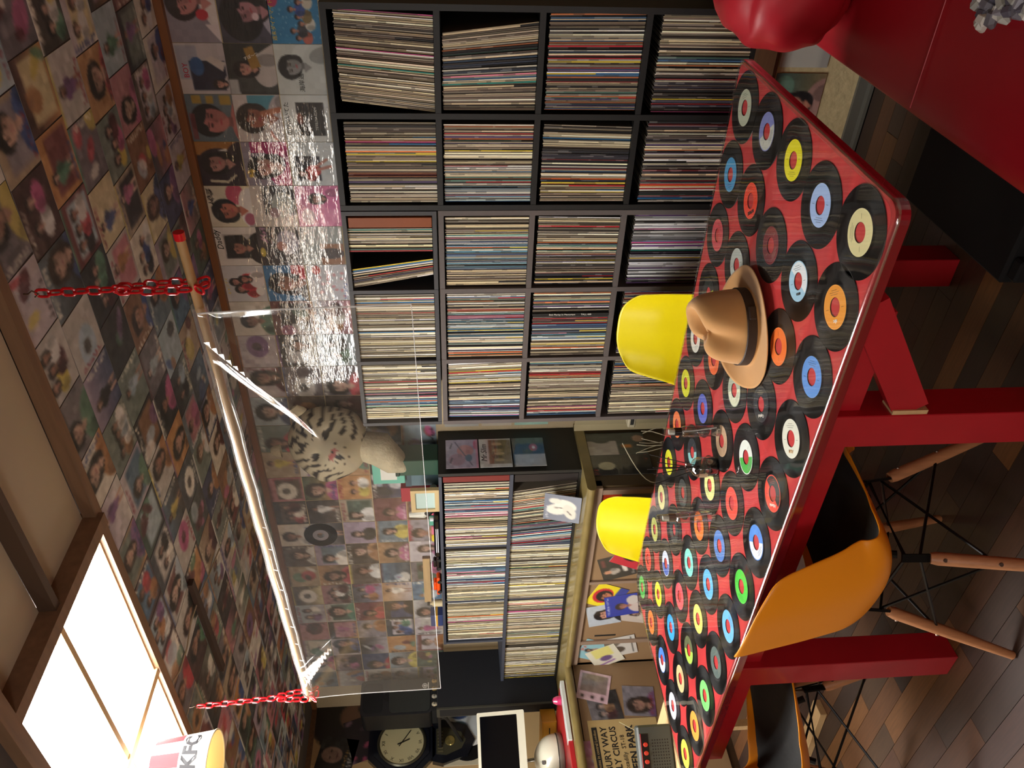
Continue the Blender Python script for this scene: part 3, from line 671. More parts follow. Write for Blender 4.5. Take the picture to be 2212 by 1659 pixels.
T3(2, 2, 'TETSUYA ITAMI', .0125, M_inkwhite, 0, -.035); T3(0, 4, '人恋歌', .022, M_ink, .04, .07); T3(1, 1, 'すぽ～つ', .014, M_inkwhite, .045, -.005, -1.2); T3(0, 6, 'キャンディ', .017, M_inkyellow, -.01, .07, .1)

# sleeves further along the back wall, above the counter shelf, seen through the clear curtain
n2 = 0
for c in range(15):
    for r_ in range(5):
        x = wall_x(9 + c) - .0886; zt = 2.425 - .176*r_
        if x - .09 < WX: continue
        img, cb_, dd = random_art(18, RNG); o = link('record_sleeve', art_mesh('sleeve', img, .174, .172, .0012), M_sleeve)
        place(o, (x, WY - .001, zt - .087), (1, 0, random.uniform(-.02, .02)), (0, 0, 1)); n2 += 1
        tag(o, '%s sleeve, %s, behind curtain, %s down, %s along' % (cb_, dd, ORD(r_ + 1), ORD(c + 1)), 'record sleeve', 'record sleeves pinned to the back wall')
# ---- ceiling sleeves
cs = MB(); n3 = 0
for r_ in range(8):
    yc = 2.965 - .0885 - .1772*r_
    off = [0, .06, .02, .09, .04, .0, .05, .02][r_]
    for c in range(27):
        x = -.10 - off - .1785*c
        if x < WX + .09: continue
        img, cb_, dd = random_art(20 if c < 16 else 12, RNG)
        me = art_mesh('sleeve', img, .1745, .1745, .0012); jit = random.uniform(-.02, .02)
        if c < 23 and n3 < 190:
            o = link('record_sleeve', me, M_ceilsleeve); n3 += 1
            a = PI + jit; place(o, (x, yc, CEIL - .0006), (-math.cos(a), -math.sin(a), 0), (math.sin(a)*1, -math.cos(a)*1, 0) if False else (0 - math.sin(jit), -1, 0))
            tag(o, '%s sleeve, %s, ceiling row %s from wall, %s along' % (cb_, dd, ORD(r_ + 1), ORD(c + 1)), 'record sleeve', 'record sleeves covering the ceiling')
        else:
            k = len(cs.v)
            for v in me.vertices: cs.v.append((x - v.co.x, yc + v.co.y*1.0, CEIL - .0006 - v.co.z))
            ca = me.color_attributes['Col'].data
            for p in me.polygons: cs.f.append(tuple(i + k for i in p.vertices)); cs.c.append(tuple(ca[p.vertices[0]].color)[:3])
            bpy.data.meshes.remove(me)
o = link('record_sleeve', cs.mesh(fix=False), M_ceilsleeve); o['kind'] = 'stuff'; tag(o, 'farthest record sleeves papering the ceiling near the left wall', 'record sleeves')

wv_ = [at(x, y, 'z', CEIL - .010) for x, y in ((474, 1185), (452, 1240), (430, 1290), (412, 1345), (404, 1400), (388, 1450), (372, 1475))]
o = MB().tube(wv_, .0028, 6).obj('ceiling_wire', mat('pale_wire', 'a89880', .6), None, smooth=True); tag(o, 'pale wire tacked across the ceiling sleeves beside the lit panes', 'wire')

# ================================================================== clear curtain on its rod and red chains
RY = 1.6
pA = at(388, 512, 'y', RY); pB = at(670, 1510, 'y', RY)
t = thing('hanging_rod', 'bamboo rod in a clear tube hung level from two red chains', 'rod', pA)
MB().tube([(0, 0, 0), (pB - pA)], .0105, 10).obj('rod', M_dowel, t, smooth=True)
MB().tube([(.012, 0, 0), (-.006, 0, 0)], .0125, 10).obj('end_cap', M_chain, t, smooth=True, label='red end cap')
tubeA = at(447, 658, 'y', RY) - pA; d_ = (pB - pA).normalized(); tubeA = d_ * tubeA.length; tubeB = (pB - pA) - d_*.04
MB().tube([tubeA.lerp(tubeB, i/24) + Vector((0, 0, .0015*math.sin(i*1.9))) for i in range(25)], .0185, 16, cap=False).obj('clear_tube', M_tube, t, smooth=True)
mb = MB()
for i in range(10):
    q = tubeA.lerp(tubeB, .45 + i*.058); mb.tube([q + Vector((0, -.02, -.010)), q + Vector((0, -.024, -.02))], .0011, 5)
mb.obj('staples', mat('staple_steel', 'c8c8c8', .3, metal=.8), t)
def curtain():
    a0 = pA + tubeA; b0 = pA + tubeB; a1 = at(888, 655, 'y', RY); b1 = at(952, 1480, 'y', RY)
    nu, nv = 90, 40; mb = MB(); vs = []
    for j in range(nv + 1):
        for i in range(nu + 1):
            u, v = i/nu, j/nv; p = a0.lerp(b0, u).lerp(a1.lerp(b1, u), v)
            wv = .005*math.sin(u*9 + v*2.0)*v + .008*math.sin(u*3.1 + 1)*v + .003*math.sin(u*31 + v*5)*(1 - v*.7)
            f1 = math.exp(-((u - .04 - v*.42)/.024)**2) * .030 * max(0, 1 - v*1.25)
            f2 = math.exp(-((u - .95 + v*.42)/.03)**2) * .034 * max(0, 1 - v*1.2)
            edge = -.014*math.exp(-(u/.012)**2)
            vs.append((p.x - t.location.x*0, p.y - .021*(1 - v) + wv - f1 - f2 + edge, p.z - .004*(1-v)))
    fs = [(j*(nu+1)+i, j*(nu+1)+i+1, (j+1)*(nu+1)+i+1, (j+1)*(nu+1)+i) for j in range(nv) for i in range(nu)]
    mb.add(vs, fs); o = mb.obj('clear_curtain', M_film, None, smooth=True)
    tag(o, 'large clear vinyl sheet hanging from the rod between ceiling and shelves', 'curtain')
    h = MB(); n_ = nu + 1
    h.tube([vs[j*n_] for j in range(0, nv+1)], .0022, 5); h.tube([vs[nv*n_ + i] for i in range(0, nu+1)], .0010, 4); h.tube([vs[j*n_ + nu] for j in range(0, nv+1)], .0016, 5)
    h.obj('hem', clear('vinyl_hem', 1.5, .1, haze=.45), o, label='thickened shiny edge of the sheet')
    return o
curtain()
def link_mesh(L=.036, W=.024, r=.0032):
    pts = []; R = W/2 - r; s = L/2 - W/2
    for i in range(7): a = -PI/2 + PI*i/6; pts.append((R*math.sin(a + PI/2)*1.0 if False else R*math.cos(a + PI/2 - PI/2 + 0), 0, 0))
    pts = []
    for i in range(8): a = PI*i/7; pts.append((R*math.cos(a), 0, s + R*math.sin(a)))
    for i in range(8): a = PI + PI*i/7; pts.append((R*math.cos(a), 0, -s + R*math.sin(a)))
    return MB().tube(pts, r, 6, closed=True).mesh(smooth=True)
LM = link_mesh()
def chain(top, rodp, zsplit, label):
    t = thing('plastic_chain', label, 'chain', top); pitch = .0265
    MB().tube([(0, 0, .0), (.0, 0, -.01), (.008, 0, -.02), (0, 0, -.032), (-.008, 0, -.022)], .002, 6).obj('hook', M_screw, t, smooth=True, label='steel screw hook')
    z = -.04; i = 0; zs = zsplit - top.z; zr = rodp.z - top.z; dx = rodp.x - top.x; dy = rodp.y - top.y
    while z > zs:
        f = z / zr; link('link', LM, M_chain, t, loc=(dx*f, dy*f, z), rot=(0, 0, (PI/2 if i % 2 else 0))); z -= pitch; i += 1
    n = int((zs - zr + .01) / pitch)
    for s_ in (-1, 1):
        for j in range(n + 1):
            q = zs - j*pitch; f = q / zr
            link('link', LM, M_chain, t, loc=(dx*f, dy*f + s_*(.008 + .010*min(1, j/3)), q), rot=(0, 0, (PI/2 if j % 2 else .2)))
    for a in (-.9, 0, .9):
        link('link', LM, M_chain, t, loc=(dx, dy + .024*math.sin(a)*1.0, zr - .022*math.cos(a) - .004), rot=(PI/2 - a, (PI/2 if a == 0 else 0), 0))
r1 = at(432, 615, 'y', RY); r2 = at(664, 1500, 'y', RY)
chain(Vector((r1.x - .004, 1.575, CEIL - .03)), pA + d_*(r1 - pA).length, at(272, 620, 'y', RY).z, 'red plastic chain hanging from the ceiling timber at the rod end nearer the sofa')
chain(Vector((r2.x, 1.575, CEIL - .03)), pA + d_*(r2 - pA).length, at(612, 1512, 'y', RY).z, 'red plastic chain hanging beside the lit ceiling panes at the far rod end')

# ================================================================== table with records under a clear cover
TX0, TX1, TY0, TY1, TZ = -2.72, -.572, 1.202, 2.085, .71
tb = thing('dining_table', 'long red wooden table covered with seven-inch records under clear film', 'table', (-1.64, 1.63, 0)); ox, oy = tb.location.x, tb.location.y
def rrect(x0, x1, y0, y1, r, n=6, rr=None):
    P = []
    for cx, cy, a0, q in ((x1, y1, 0, 0), (x0, y1, 90, 1), (x0, y0, 180, 2), (x1, y0, 270, 3)):
        R = (rr or [r]*4)[q]; sx = -1 if q in (0, 3) else 1; sy = -1 if q in (0, 1) else 1
        for i in range(n + 1):
            a = math.radians(a0 + 90*i/n); P.append((cx + sx*R + R*math.cos(a), cy + sy*R + R*math.sin(a)))
    return P
RR = [.03, .14, .05, .035]
pts = [(x - ox, y - oy) for x, y in rrect(TX0, TX1, TY0, TY1, .04, 6, RR)]
MB().poly(pts, TZ - .024, TZ).obj('tabletop', M_redtop, tb)
pe = [(x - ox, y - oy) for x, y in rrect(TX0 - .003, TX1 + .003, TY0 - .003, TY1 + .003, .04, 6, RR)]
k = len(pe); mb = MB(); zz = (TZ - .026, TZ - .004)
mb.add([(x, y, zz[0]) for x, y in pe] + [(x, y, zz[1]) for x, y in pe], [(i, (i+1) % k, k + (i+1) % k, k + i) for i in range(k)])
mb.obj('table_edging', mat('dark_red_gloss_edge', '7c0f18', .18, coat=.8, coatr=.06, bump=.3, bscale=14), tb)
for y in (TY0 + .07, TY1 - .07): MB().box(TX0 + .12 - ox, TX1 - .25 - ox, y - .015 - oy, y + .015 - oy, TZ - .11, TZ - .028).obj('apron', M_red, tb)
for x in (TX0 + .5, TX1 - .5): MB().box(x - .02 - ox, x + .02 - ox, TY0 + .085 - oy, TY1 - .085 - oy, TZ - .11, TZ - .028).obj('cross_rail', M_red, tb)
for x0, x1 in ((-1.165, -1.075), (-2.12, -2.03)):
    for y0, y1 in ((1.235, 1.325), (1.915, 2.005)):
        MB().box(x0 - ox, x1 - ox, y0 - oy, y1 - oy, 0, TZ - .028, b=.002).obj('leg', M_red, tb)
for y in (1.262, 1.978):
    for (xa, za), (xb, zb_) in (((-1.07, .49), (-.80, .70)),):
        MB().beam((xa - ox, y - oy, za), (xb - ox, y - oy, zb_ - .03), .04, .075, up=(0, 0, 1)).obj('brace', M_red, tb)
e0 = MB().box(-1.078 - ox, -1.064 - ox, 1.238 - oy, 1.284 - oy, .455, .535).obj('brace_end', M_palewood, tb, label='bare pale wood end of the brace')
# film
pf = rrect(TX0 - .006, TX1 + .006, TY0 - .006, TY1 + .006, .04, 6, RR); k = len(pf); fz = TZ + .0045
mb = MB(); NU, NV = 60, 26
vs = [(x, y, fz - .001) for x, y in pf]; inner = [(x + (-.005 if x > ox else .005), y + (-.005 if y > oy else .005), fz) for x, y in pf]
low = [(x, y, TZ - .022) for x, y in pf]
mb.add(low + vs + inner, [(i, (i+1) % k, k + (i+1) % k, k + i) for i in range(k)] + [(k+i, k+(i+1) % k, 2*k+(i+1) % k, 2*k+i) for i in range(k)] + [tuple(range(2*k, 3*k))])
fo = mb.obj('table_cover', M_tablefilm, None); tag(fo, 'clear glossy film stretched over the records on the red table', 'table cover')
mb = MB(); ring = []
for q in range(8):
    a = PI/2*q/7; off = .011*(1 - math.sin(a)); dz = .011*(1 - math.cos(a))
    ring += [(x - off*(1 if x > ox else -1), y - off*(1 if y > oy else -1), fz + .0006 - dz) for x, y in pf]
mb.add(ring, [(q*k + i, q*k + (i+1) % k, (q+1)*k + (i+1) % k, (q+1)*k + i) for q in range(7) for i in range(k)])
mb.obj('rolled_edge', clear('film_edge', 1.5, 0.12, pw_=3.0, f0m=6.0), fo, smooth=True)
# records: pixel of the label centre, label colours (second = other half), note
REC = [(1597,220,'c4ccb4',None),(1646,277,'8890cc','c8ccc0'),(1707,334,'e8e018',None),(1777,418,'a4c0ec',None),(1861,512,'e0d8a0',None),
(1563,371,'48a0d4',None),(1607,434,'ec4830','ec4830'),(1659,504,'7c2c30',None),(1534,505,'d05058',None),(1722,590,'a8d4ec','e8f0f4'),(1576,548,'b4bcb4',None),
(1511,622,'2c302c','c8e048'),(1800,694,'ec9c30',None),(1678,742,'f07428',None),(1624,632,'e8dcc0','d89c48'),(1490,742,'e8e8dc',None),(1522,806,'ec6c38',None),
(1466,838,'dce028',None),(1746,852,'5c94dc',None),(1561,893,'a8b4a0','d8dcc0'),(1640,877,'26282a',None),(1498,906,'5868c8',None),(1449,911,'f08048',None),
(1606,992,'e0e8e0','48b048'),(1700,989,'e0e0d0',None),(1476,994,'30343c','8cd0d0'),(1534,980,'c0a080','b89878'),(1511,1083,'dce090',None),(1662,1103,'e84830','2c2c2c'),
(1577,1107,'f04c3c',None),(1459,1084,'404444',None),(1431,1005,'ecec30',None),(1416,1085,'dcd890',None),(1404,1160,'c8cc70',None),(1442,1164,'383c38',None),
(1489,1178,'f47420',None),(1547,1194,'4c7cc4',None),(1624,1215,'4c8ce0','e8ecf0'),(1390,1217,'e84838',None),(1427,1237,'d0dcf0','4868c0'),(1470,1254,'80dccc',None),
(1525,1280,'58b0ec',None),(1591,1305,'48c838',None),(1378,1281,'50b850',None),(1412,1302,'e8e428',None),(1452,1329,'e4505c',None),(1503,1363,'ecdc68',None),
(1565,1397,'68b4e8',None),(1399,1366,'f87828',None),(1437,1398,'28a0f0',None),(1484,1429,'58603c','a8d048'),(1542,1483,'50605c',None),(1421,1456,'4880dc','f0f0f4'),
(1465,1500,'d0b884',None),(1518,1544,'78e070',None),(1448,1556,'d8d4e8',None),(1499,1617,'fc9c38',None),(1474,1649,'f0e048',None)]
LT = {(1640,877): ('Capitol', M_inkwhite), (1662,1103): ('Atlantic', M_inkwhite), (1800,694): ('abc', M_inkwhite), (1722,590): ('atco', M_ink), (1700,989): ('A&M', mat('tan_ink', 'c8a070', .7)), (1607,434): ('REPRISE', M_ink)}
pos = [at(x, y, 'z', TZ + .001) for x, y, _, _ in REC]
P2 = np.array([[p.x, p.y] for p in pos])
for _ in range(60):
    for i in range(len(P2)):
        for j in range(i):
            d = P2[i] - P2[j]; L_ = np.hypot(*d)
            if L_ < .1842: s_ = (.1842 - L_)/2 * d/max(L_, 1e-6); P2[i] += s_; P2[j] -= s_
    P2[:, 0] = np.clip(P2[:, 0], TX0 + .094, TX1 - .094); P2[:, 1] = np.clip(P2[:, 1], TY0 + .092, TY1 - .094)
prof = [(r_*1.03, z_) for r_, z_ in [(.0870, 0), (.0875, .0008), (.0870, .0016), (.0845, .0013), (.0575, .0013), (.0560, .0010), (.0480, .0010), (.0470, .0014), (.0455, .0014), (.0190, .0014), (.0190, 0), (.0870, 0)]]
disc_me = MB().lathe(prof, 56).mesh(smooth=True)
SN = ['nearest the sofa', 'at the sofa end', 'mid-table', 'near the bottles', 'at the far end']
for i, (x, y, c1, c2) in enumerate(REC):
    px, py = P2[i]; t = thing('vinyl_record', '', 'record', (px, py, TZ + .0006), random.uniform(-PI, PI) if c2 is None else 0.0, 'seven-inch records under the table film')
    link('disc', disc_me, M_vinyl, t)
    mb = MB(); n = 48; col1 = lin(c1); col2 = lin(c2) if c2 else col1; R0, R1, R2_ = .0200, .0430, .0455
    rim = tuple(min(1, v*1.05 + .02) for v in col1)
    for j in range(n):
        a, b = 2*PI*j/n, 2*PI*(j+1)/n; ang = (a + .9) % (2*PI); cc = col2 if (c2 and PI < ang) else col1
        ring = lambda r: [(r*math.cos(q), r*math.sin(q), .0016) for q in (a, b)]
        A_, B_, C_ = ring(R0), ring(R1), ring(R2_)
        mb.add([A_[0], B_[0], B_[1], A_[1]], [(0, 1, 2, 3)], cc); mb.add([B_[0], C_[0], C_[1], B_[1]], [(0, 1, 2, 3)], rim)
    ink = lin('302c28') if sum(col1) > .5 else lin('b0a890')
    inkc = tuple(.6*u + .4*v for u, v in zip(ink, col1))
    for q in range(3):
        yy = -.026 - q*.0045; wq = (.014, .019, .011)[q]
        mb.add([(-wq, yy, .00175), (wq, yy, .00175), (wq, yy + .0012, .00175), (-wq, yy + .0012, .00175)], [(0, 1, 2, 3)], inkc)
    for sx in (-1, 1): mb.add([(sx*.031 - .005, .002, .00175), (sx*.031 + .005, .002, .00175), (sx*.031 + .005, .0032, .00175), (sx*.031 - .005, .0032, .00175)], [(0, 1, 2, 3)], inkc)
    link('label', mb.mesh(fix=False), M_label, t)
    key = (x, y)
    if key in LT:
        s_, im = LT[key]; t.rotation_euler.z = PI * .72; lettering(s_, .0115, im, t, (0, .029, .0018), bold=.0002)
    nm = cname(c1) + (' and %s' % cname(c2) if c2 and cname(c2) != cname(c1) else '')
    end = 'by the sofa end' if px > -1.0 else 'beside the hat' if px > -1.35 else 'near the perfume bottles' if px > -1.85 else 'beyond the bottles' if px > -2.3 else 'at the far left end'
    side = 'wall-side edge' if py > 1.84 else 'middle' if py > 1.45 else 'chair-side edge'
    t['label'] = '%s-labelled record %s, %s' % (nm, end, side)
# make remaining duplicates distinct by neighbour
seen = {}
for o in [o for o in C.objects if o.name.startswith('vinyl_record')]:
    seen.setdefault(o['label'], []).append(o)
for l, os_ in seen.items():
    if len(os_) > 1:
        os_.sort(key=lambda o: -o.location.x)
        for i, o in enumerate(os_): o['label'] = l + (', nearer the sofa' if i == 0 else ', farther left' if i == len(os_) - 1 else ', the middle one')

# ================================================================== things on the table
def hat():
    p = at(1607, 706, 'z', TZ + .02); t = thing('fedora_hat', 'tan felt fedora with dark ribbon lying on the records', 'hat', (p.x, p.y, TZ + .006), math.radians(230))
    n = 72; mb = MB(); rings = []
    def ell(a, b, zf, th): return (a*math.cos(th), b*math.sin(th), zf(th))
    spec = []
    for f in (1.0, .93, .85, .76, .68, .63): spec.append(('brim', f))
    def curl(th, f):
        g = max(0, (f - .60) / .40); return .004 + g**1.8 * (.010*abs(math.sin(th))**2 + .026*max(0, -math.sin(th)) - .006*math.cos(th))
    for _, f in spec: rings.append([(.160*f*math.cos(th), .142*f*math.sin(th), max(.0006, curl(th, f))) for th in [2*PI*i/n for i in range(n)]])
    a0, b0 = .098, .084
    H = [h*1.16 for h in (0, .012, .035, .06, .085, .102, .112, .116)]
    S_ = [1.0, 1.0, .985, .955, .90, .82, .70, .55]
    for h, s_ in zip(H, S_):
        L_ = []
        for i in range(n):
            th = 2*PI*i/n; g = h/.1346
            pin = 1 - .50*g**1.1*math.exp(-((abs(th if th < PI else th - 2*PI) - .85)/.42)**2)
            pin *= 1 - .10*g*math.exp(-((abs(th - PI))/.5)**2)
            x = a0*s_*pin*math.cos(th) - .006*g; y = b0*s_*pin*math.sin(th)*(1 - .08*g)
            z = .006 + h - .017*g*g*math.cos(th) - .020*g*g*math.exp(-((abs(th if th < PI else th - 2*PI) - .85)/.5)**2)
            L_.append((x, y, z))
        rings.append(L_)
    # crown top sinking to a teardrop dent
    for s_, dz in ((.44, -.003), (.30, -.022), (.15, -.036), (.04, -.040)):
        rings.append([(a0*s_*1.05*math.cos(2*PI*i/n) - .008, b0*s_*math.sin(2*PI*i/n)*.8, .006 + .1346 + dz - .017*(s_/.55)*math.cos(2*PI*i/n) - .006) for i in range(n)])
    vs = [p for r in rings for p in r]; fs = []
    for q in range(len(rings) - 1):
        for i in range(n): fs.append((q*n + i, q*n + (i+1) % n, (q+1)*n + (i+1) % n, (q+1)*n + i))
    fs.append(tuple((len(rings)-1)*n + i for i in range(n)))
    mb.add(vs, fs); o = link('hat_body', mb.mesh(), M_felt, t)
    o.data.polygons.foreach_set('use_smooth', [True]*len(o.data.polygons))
    sub = o.modifiers.new('s', 'SUBSURF'); sub.levels = 1; sub.render_levels = 1
    sol = o.modifiers.new('t', 'SOLIDIFY'); sol.thickness = .0022; sol.offset = 1
    bd = MB(); vs = []
    for h, e in ((.008, .0015), (.009, .0035), (.032, .0035), (.034, .0012)):
        for i in range(n): th = 2*PI*i/n; vs.append(((a0*.995 + e)*math.cos(th) - .001, (b0*.995 + e)*math.sin(th), .004 + h))
    bd.add(vs, [(q*n + i, q*n + (i+1) % n, (q+1)*n + (i+1) % n, (q+1)*n + i) for q in range(3) for i in range(n)])
    bd.obj('ribbon', M_band, t, smooth=True)
    bw = MB().box(-.018, .018, -.004, .004, .010, .030, b=.003); q = bw.obj('bow', M_band, t); q.location = (-.01, b0 + .004, .004)
    return t
hat()
GZ = TZ + .0046
def spray(px, label, capcol, h, r, capm):
    p = at(*px, 'z', GZ); t = thing('spray_bottle', label, 'bottle', (p.x, p.y, GZ))
    MB().lathe([(0, 0), (r*.96, 0), (r, .003), (r, h*.62), (r*.9, h*.66), (r*.45, h*.69), (r*.45, h*.72)], 24).obj('bottle', M_glass, t, smooth=True)
    MB().lathe([(0, .004), (r*.88, .004), (r*.88, h*.30), (0, h*.30)], 24).obj('liquid', clear('clear_liquid', 1.33, .01, haze=.03), t, smooth=True)
    MB().tube([(0, 0, h*.70), (.002, .001, h*.4), (.006, .003, h*.15), (.010, .002, .008)], .0016, 6).obj('dip_tube', mat('dip_tube_plastic', 'd8d8dc', .3), t, smooth=True)
    MB().lathe([(0, h*.68), (r*.72, h*.68), (r*.72, h*.80), (0, h*.80)], 24).obj('collar', capm, t, smooth=True)
    MB().lathe([(0, h*.80), (r*.5, h*.80), (r*.44, h*.90), (0, h*.90)], 16).obj('nozzle', M_white, t, smooth=True)
    MB().lathe([(r*.66, h*.80), (r*.62, h), (0, h)], 24).obj('cap', M_glass, t, smooth=True)
spray((1553, 930), 'clear spray bottle with black collar standing near the hat', '', .165, .0165, mat('black_cap', '0c0c0d', .25))
spray((1542, 1115), 'clear spray bottle with silver-grey collar, far side of the reed diffuser', '', .172, .0165, mat('silver_cap', '8c8478', .25, metal=.7))
def diffuser():
    p = at(1545, 1008, 'z', GZ); t = thing('reed_diffuser', 'small glass reed diffuser with thin black sticks between the spray bottles', 'diffuser', (p.x, p.y, GZ))
    MB().lathe([(0, 0), (.027, 0), (.030, .004), (.030, .052), (.024, .064), (.012, .072), (.0115, .084), (.014, .086), (.014, .090)], 32).obj('jar', M_glass, t, smooth=True)
    MB().lathe([(0, .004), (.027, .004), (.027, .022), (0, .022)], 32).obj('oil', mat('diffuser_oil', '30241c', .1, coat=.5), t, smooth=True)
    mb = MB(); vs = []
    for z in (.030, .055):
        for i in range(9): a = -2.6 + 1.1*i/8; vs.append((.0306*math.cos(a), .0306*math.sin(a), z))
    mb.add(vs, [(i, i+1, 10+i, 9+i) for i in range(8)]); mb.obj('paper_label', mat('kraft_label', 'a08a6c', .8), t)
    for k_ in range(6):
        a = k_*1.05 + .3; d = (.05 if k_ % 2 else .02)
        MB().tube([(-.010*math.cos(a), -.010*math.sin(a), .008), (d*math.cos(a), d*math.sin(a), .175 + .012*(k_ % 3))], .0014, 5).obj('reed', M_ink, t)
diffuser()

# ================================================================== shell chairs
def shell_point(u, t):
    """u -1..1 across, t 0 front edge .. 1 top of the back; local +y is forward"""
    P_ = [(0.0, .215, .432), (.12, .17, .447), (.3, .06, .428), (.45, -.06, .415), (.56, -.145, .428), (.66, -.19, .485), (.78, -.215, .585), (.9, -.238, .70), (1.0, -.262, .815)]
    for i in range(len(P_) - 1):
        if t <= P_[i+1][0] + 1e-9: break
    def cr(k_):
        p0 = P_[max(i-1, 0)][k_]; p1 = P_[i][k_]; p2 = P_[i+1][k_]; p3 = P_[min(i+2, len(P_)-1)][k_]; s_ = (t - P_[i][0])/(P_[i+1][0] - P_[i][0])
        return .5*((2*p1) + (-p0 + p2)*s_ + (2*p0 - 5*p1 + 4*p2 - p3)*s_*s_ + (-p0 + 3*p1 - 3*p2 + p3)*s_**3)
    y, z = cr(1), cr(2)
    W = [(0, .165), (.06, .195), (.2, .218), (.45, .232), (.6, .236), (.75, .222), (.88, .202), (.95, .185), (1.0, .158)]
    for j in range(len(W) - 1):
        if t <= W[j+1][0] + 1e-9: break
    f = (t - W[j][0])/(W[j+1][0] - W[j][0]); w_ = W[j][1]*(1-f) + W[j+1][1]*f
    au = abs(u); e = au**2.6
    seat = max(0, 1 - abs(t - .42)/.36); back = max(0, min(1, (t - .5)/.2)) * (1 - .35*max(0, (t - .75)/.25))
    front = max(0, 1 - t/.12)
    z += e*(.070*seat**.8 + .035*math.exp(-((t - .58)/.12)**2)) - .020*front*(1 - e*.3) + .0
    y += e*.075*back + e*.0
    if t > .93: z -= .040*(au**3)*((t - .93)/.07)
    if t < .08: y -= .03*(au**3)*((.08 - t)/.08)
    return Vector((u*w_*(1 - .04*e), y, z))
def shell_mesh(nu=24, nt=40):
    mb = MB(); vs = [shell_point(-1 + 2*i/nu, j/nt) for j in range(nt+1) for i in range(nu+1)]
    mb.add(vs, [(j*(nu+1)+i, j*(nu+1)+i+1, (j+1)*(nu+1)+i+1, (j+1)*(nu+1)+i) for j in range(nt) for i in range(nu)])
    me = mb.mesh('shell'); me.polygons.foreach_set('use_smooth', [True]*len(me.polygons)); return me
SHELL = shell_mesh()
def chair(x, y, rz, m, label, pad, group):
    t = thing('shell_chair', label, 'chair', (x, y, 0), rz, group)
    s = link('shell', SHELL.copy(), m, t); so_ = s.modifiers.new('t', 'SOLIDIFY'); so_.thickness = .006; so_.offset = 0
    sb = s.modifiers.new('s', 'SUBSURF'); sb.levels = 1; sb.render_levels = 1
    if pad:
        mb = MB(); nu, nt = 14, 18; vs = []
        for zz in (0.004, .022):
            for j in range(nt + 1):
                for i in range(nu + 1):
                    u = -.86 + 1.72*i/nu; tt = .07 + .50*j/nt; p = shell_point(u, tt)
                    k_ = max(0, 1 - (abs(u)/.86)**6) * max(0, 1 - abs((tt - .32)/.25)**6); vs.append((p.x, p.y, p.z + .004 + (zz - .004)*k_))
        n0 = (nu+1)*(nt+1); fs = []
        for j in range(nt):
            for i in range(nu):
                a = j*(nu+1)+i; fs.append((a+n0, a+1+n0, a+nu+2+n0, a+nu+1+n0))
        mb.add(vs, fs); o = mb.obj('seat_pad', M_pad, t, smooth=True)
        o2 = None
        mb = MB(); vs = []
        for j in range(13):
            for i in range(11):
                u = -.8 + 1.6*i/10; tt = .60 + .33*j/12; p = shell_point(u, tt); vs.append((p.x, p.y + .006, p.z + .002))
        mb.add(vs, [(j*11+i, j*11+i+1, (j+1)*11+i+1, (j+1)*11+i) for j in range(12) for i in range(10)]); mb.obj('back_pad', M_pad, t, smooth=True)
    tops = [(sx*.125, sy, .365) for sx, sy in ((-1, .105), (1, .105), (-1, -.125), (1, -.125))]
    bots = [(sx*.215, sy, 0) for sx, sy in ((-1, .205), (1, .205), (-1, -.235), (1, -.235))]
    for a, b in zip(tops, bots):
        a = Vector(a); b = Vector(b); st = a.lerp(b, .06)
        lg = MB().tube([st, a.lerp(b, .1), a.lerp(b, .5), a.lerp(b, .985)], [.0135, .0165, .0155, .0115], 12).obj('leg', M_chairwood, t, smooth=True)
        for f in (.12, .42):
            q = a.lerp(b, f); n_ = Vector((a.x, a.y, 0)).normalized(); MB().tube([q + n_*.012, q + n_*.0185], .005, 8).obj('bolt', M_screw, lg)
        MB().beam(a + Vector((0, 0, .045)), st + Vector((0, 0, -.01)), .020, .006).obj('bracket', M_metal, t)
    fr = MB(); fr.tube([(-.125, .105, .40), (.125, .105, .40), (.125, -.125, .40), (-.125, -.125, .40)], .005, 6, closed=True)
    for i, j in ((0, 1), (1, 3), (3, 2), (2, 0)):
        A_, B_ = Vector(tops[i]), Vector(tops[j]); a1 = A_.lerp(Vector(bots[i]), .42); b1 = B_.lerp(Vector(bots[j]), .42)
        fr.tube([A_ + Vector((0, 0, .0)), b1], .0038, 6); fr.tube([B_, a1], .0038, 6)
    for (sx, sy) in ((-.1, .08), (.1, .08), (-.1, -.1), (.1, -.1)): fr.tube([(sx, sy, .40), (sx*.9, sy*.9, .425)], .010, 8)
    fr.obj('wire_frame', M_metal, t, smooth=True)
    return t
G = 'moulded shell chairs round the table'
chair(-1.712, 2.30, PI + .02, M_yellow, 'lemon yellow shell chair behind the table opposite the hat', False, G)
chair(-2.69, 2.20, PI + .05, M_yellow, 'lemon yellow shell chair behind the table in front of the counter doors', False, G)
chair(-1.575, 1.305, -.14, M_orange, 'orange-yellow shell chair with black pad pushed under the near table edge, centre', True, G)
chair(-2.39, 1.245, -.52, M_orange, 'orange-yellow shell chair with black pad at the far left near table edge', True, G)

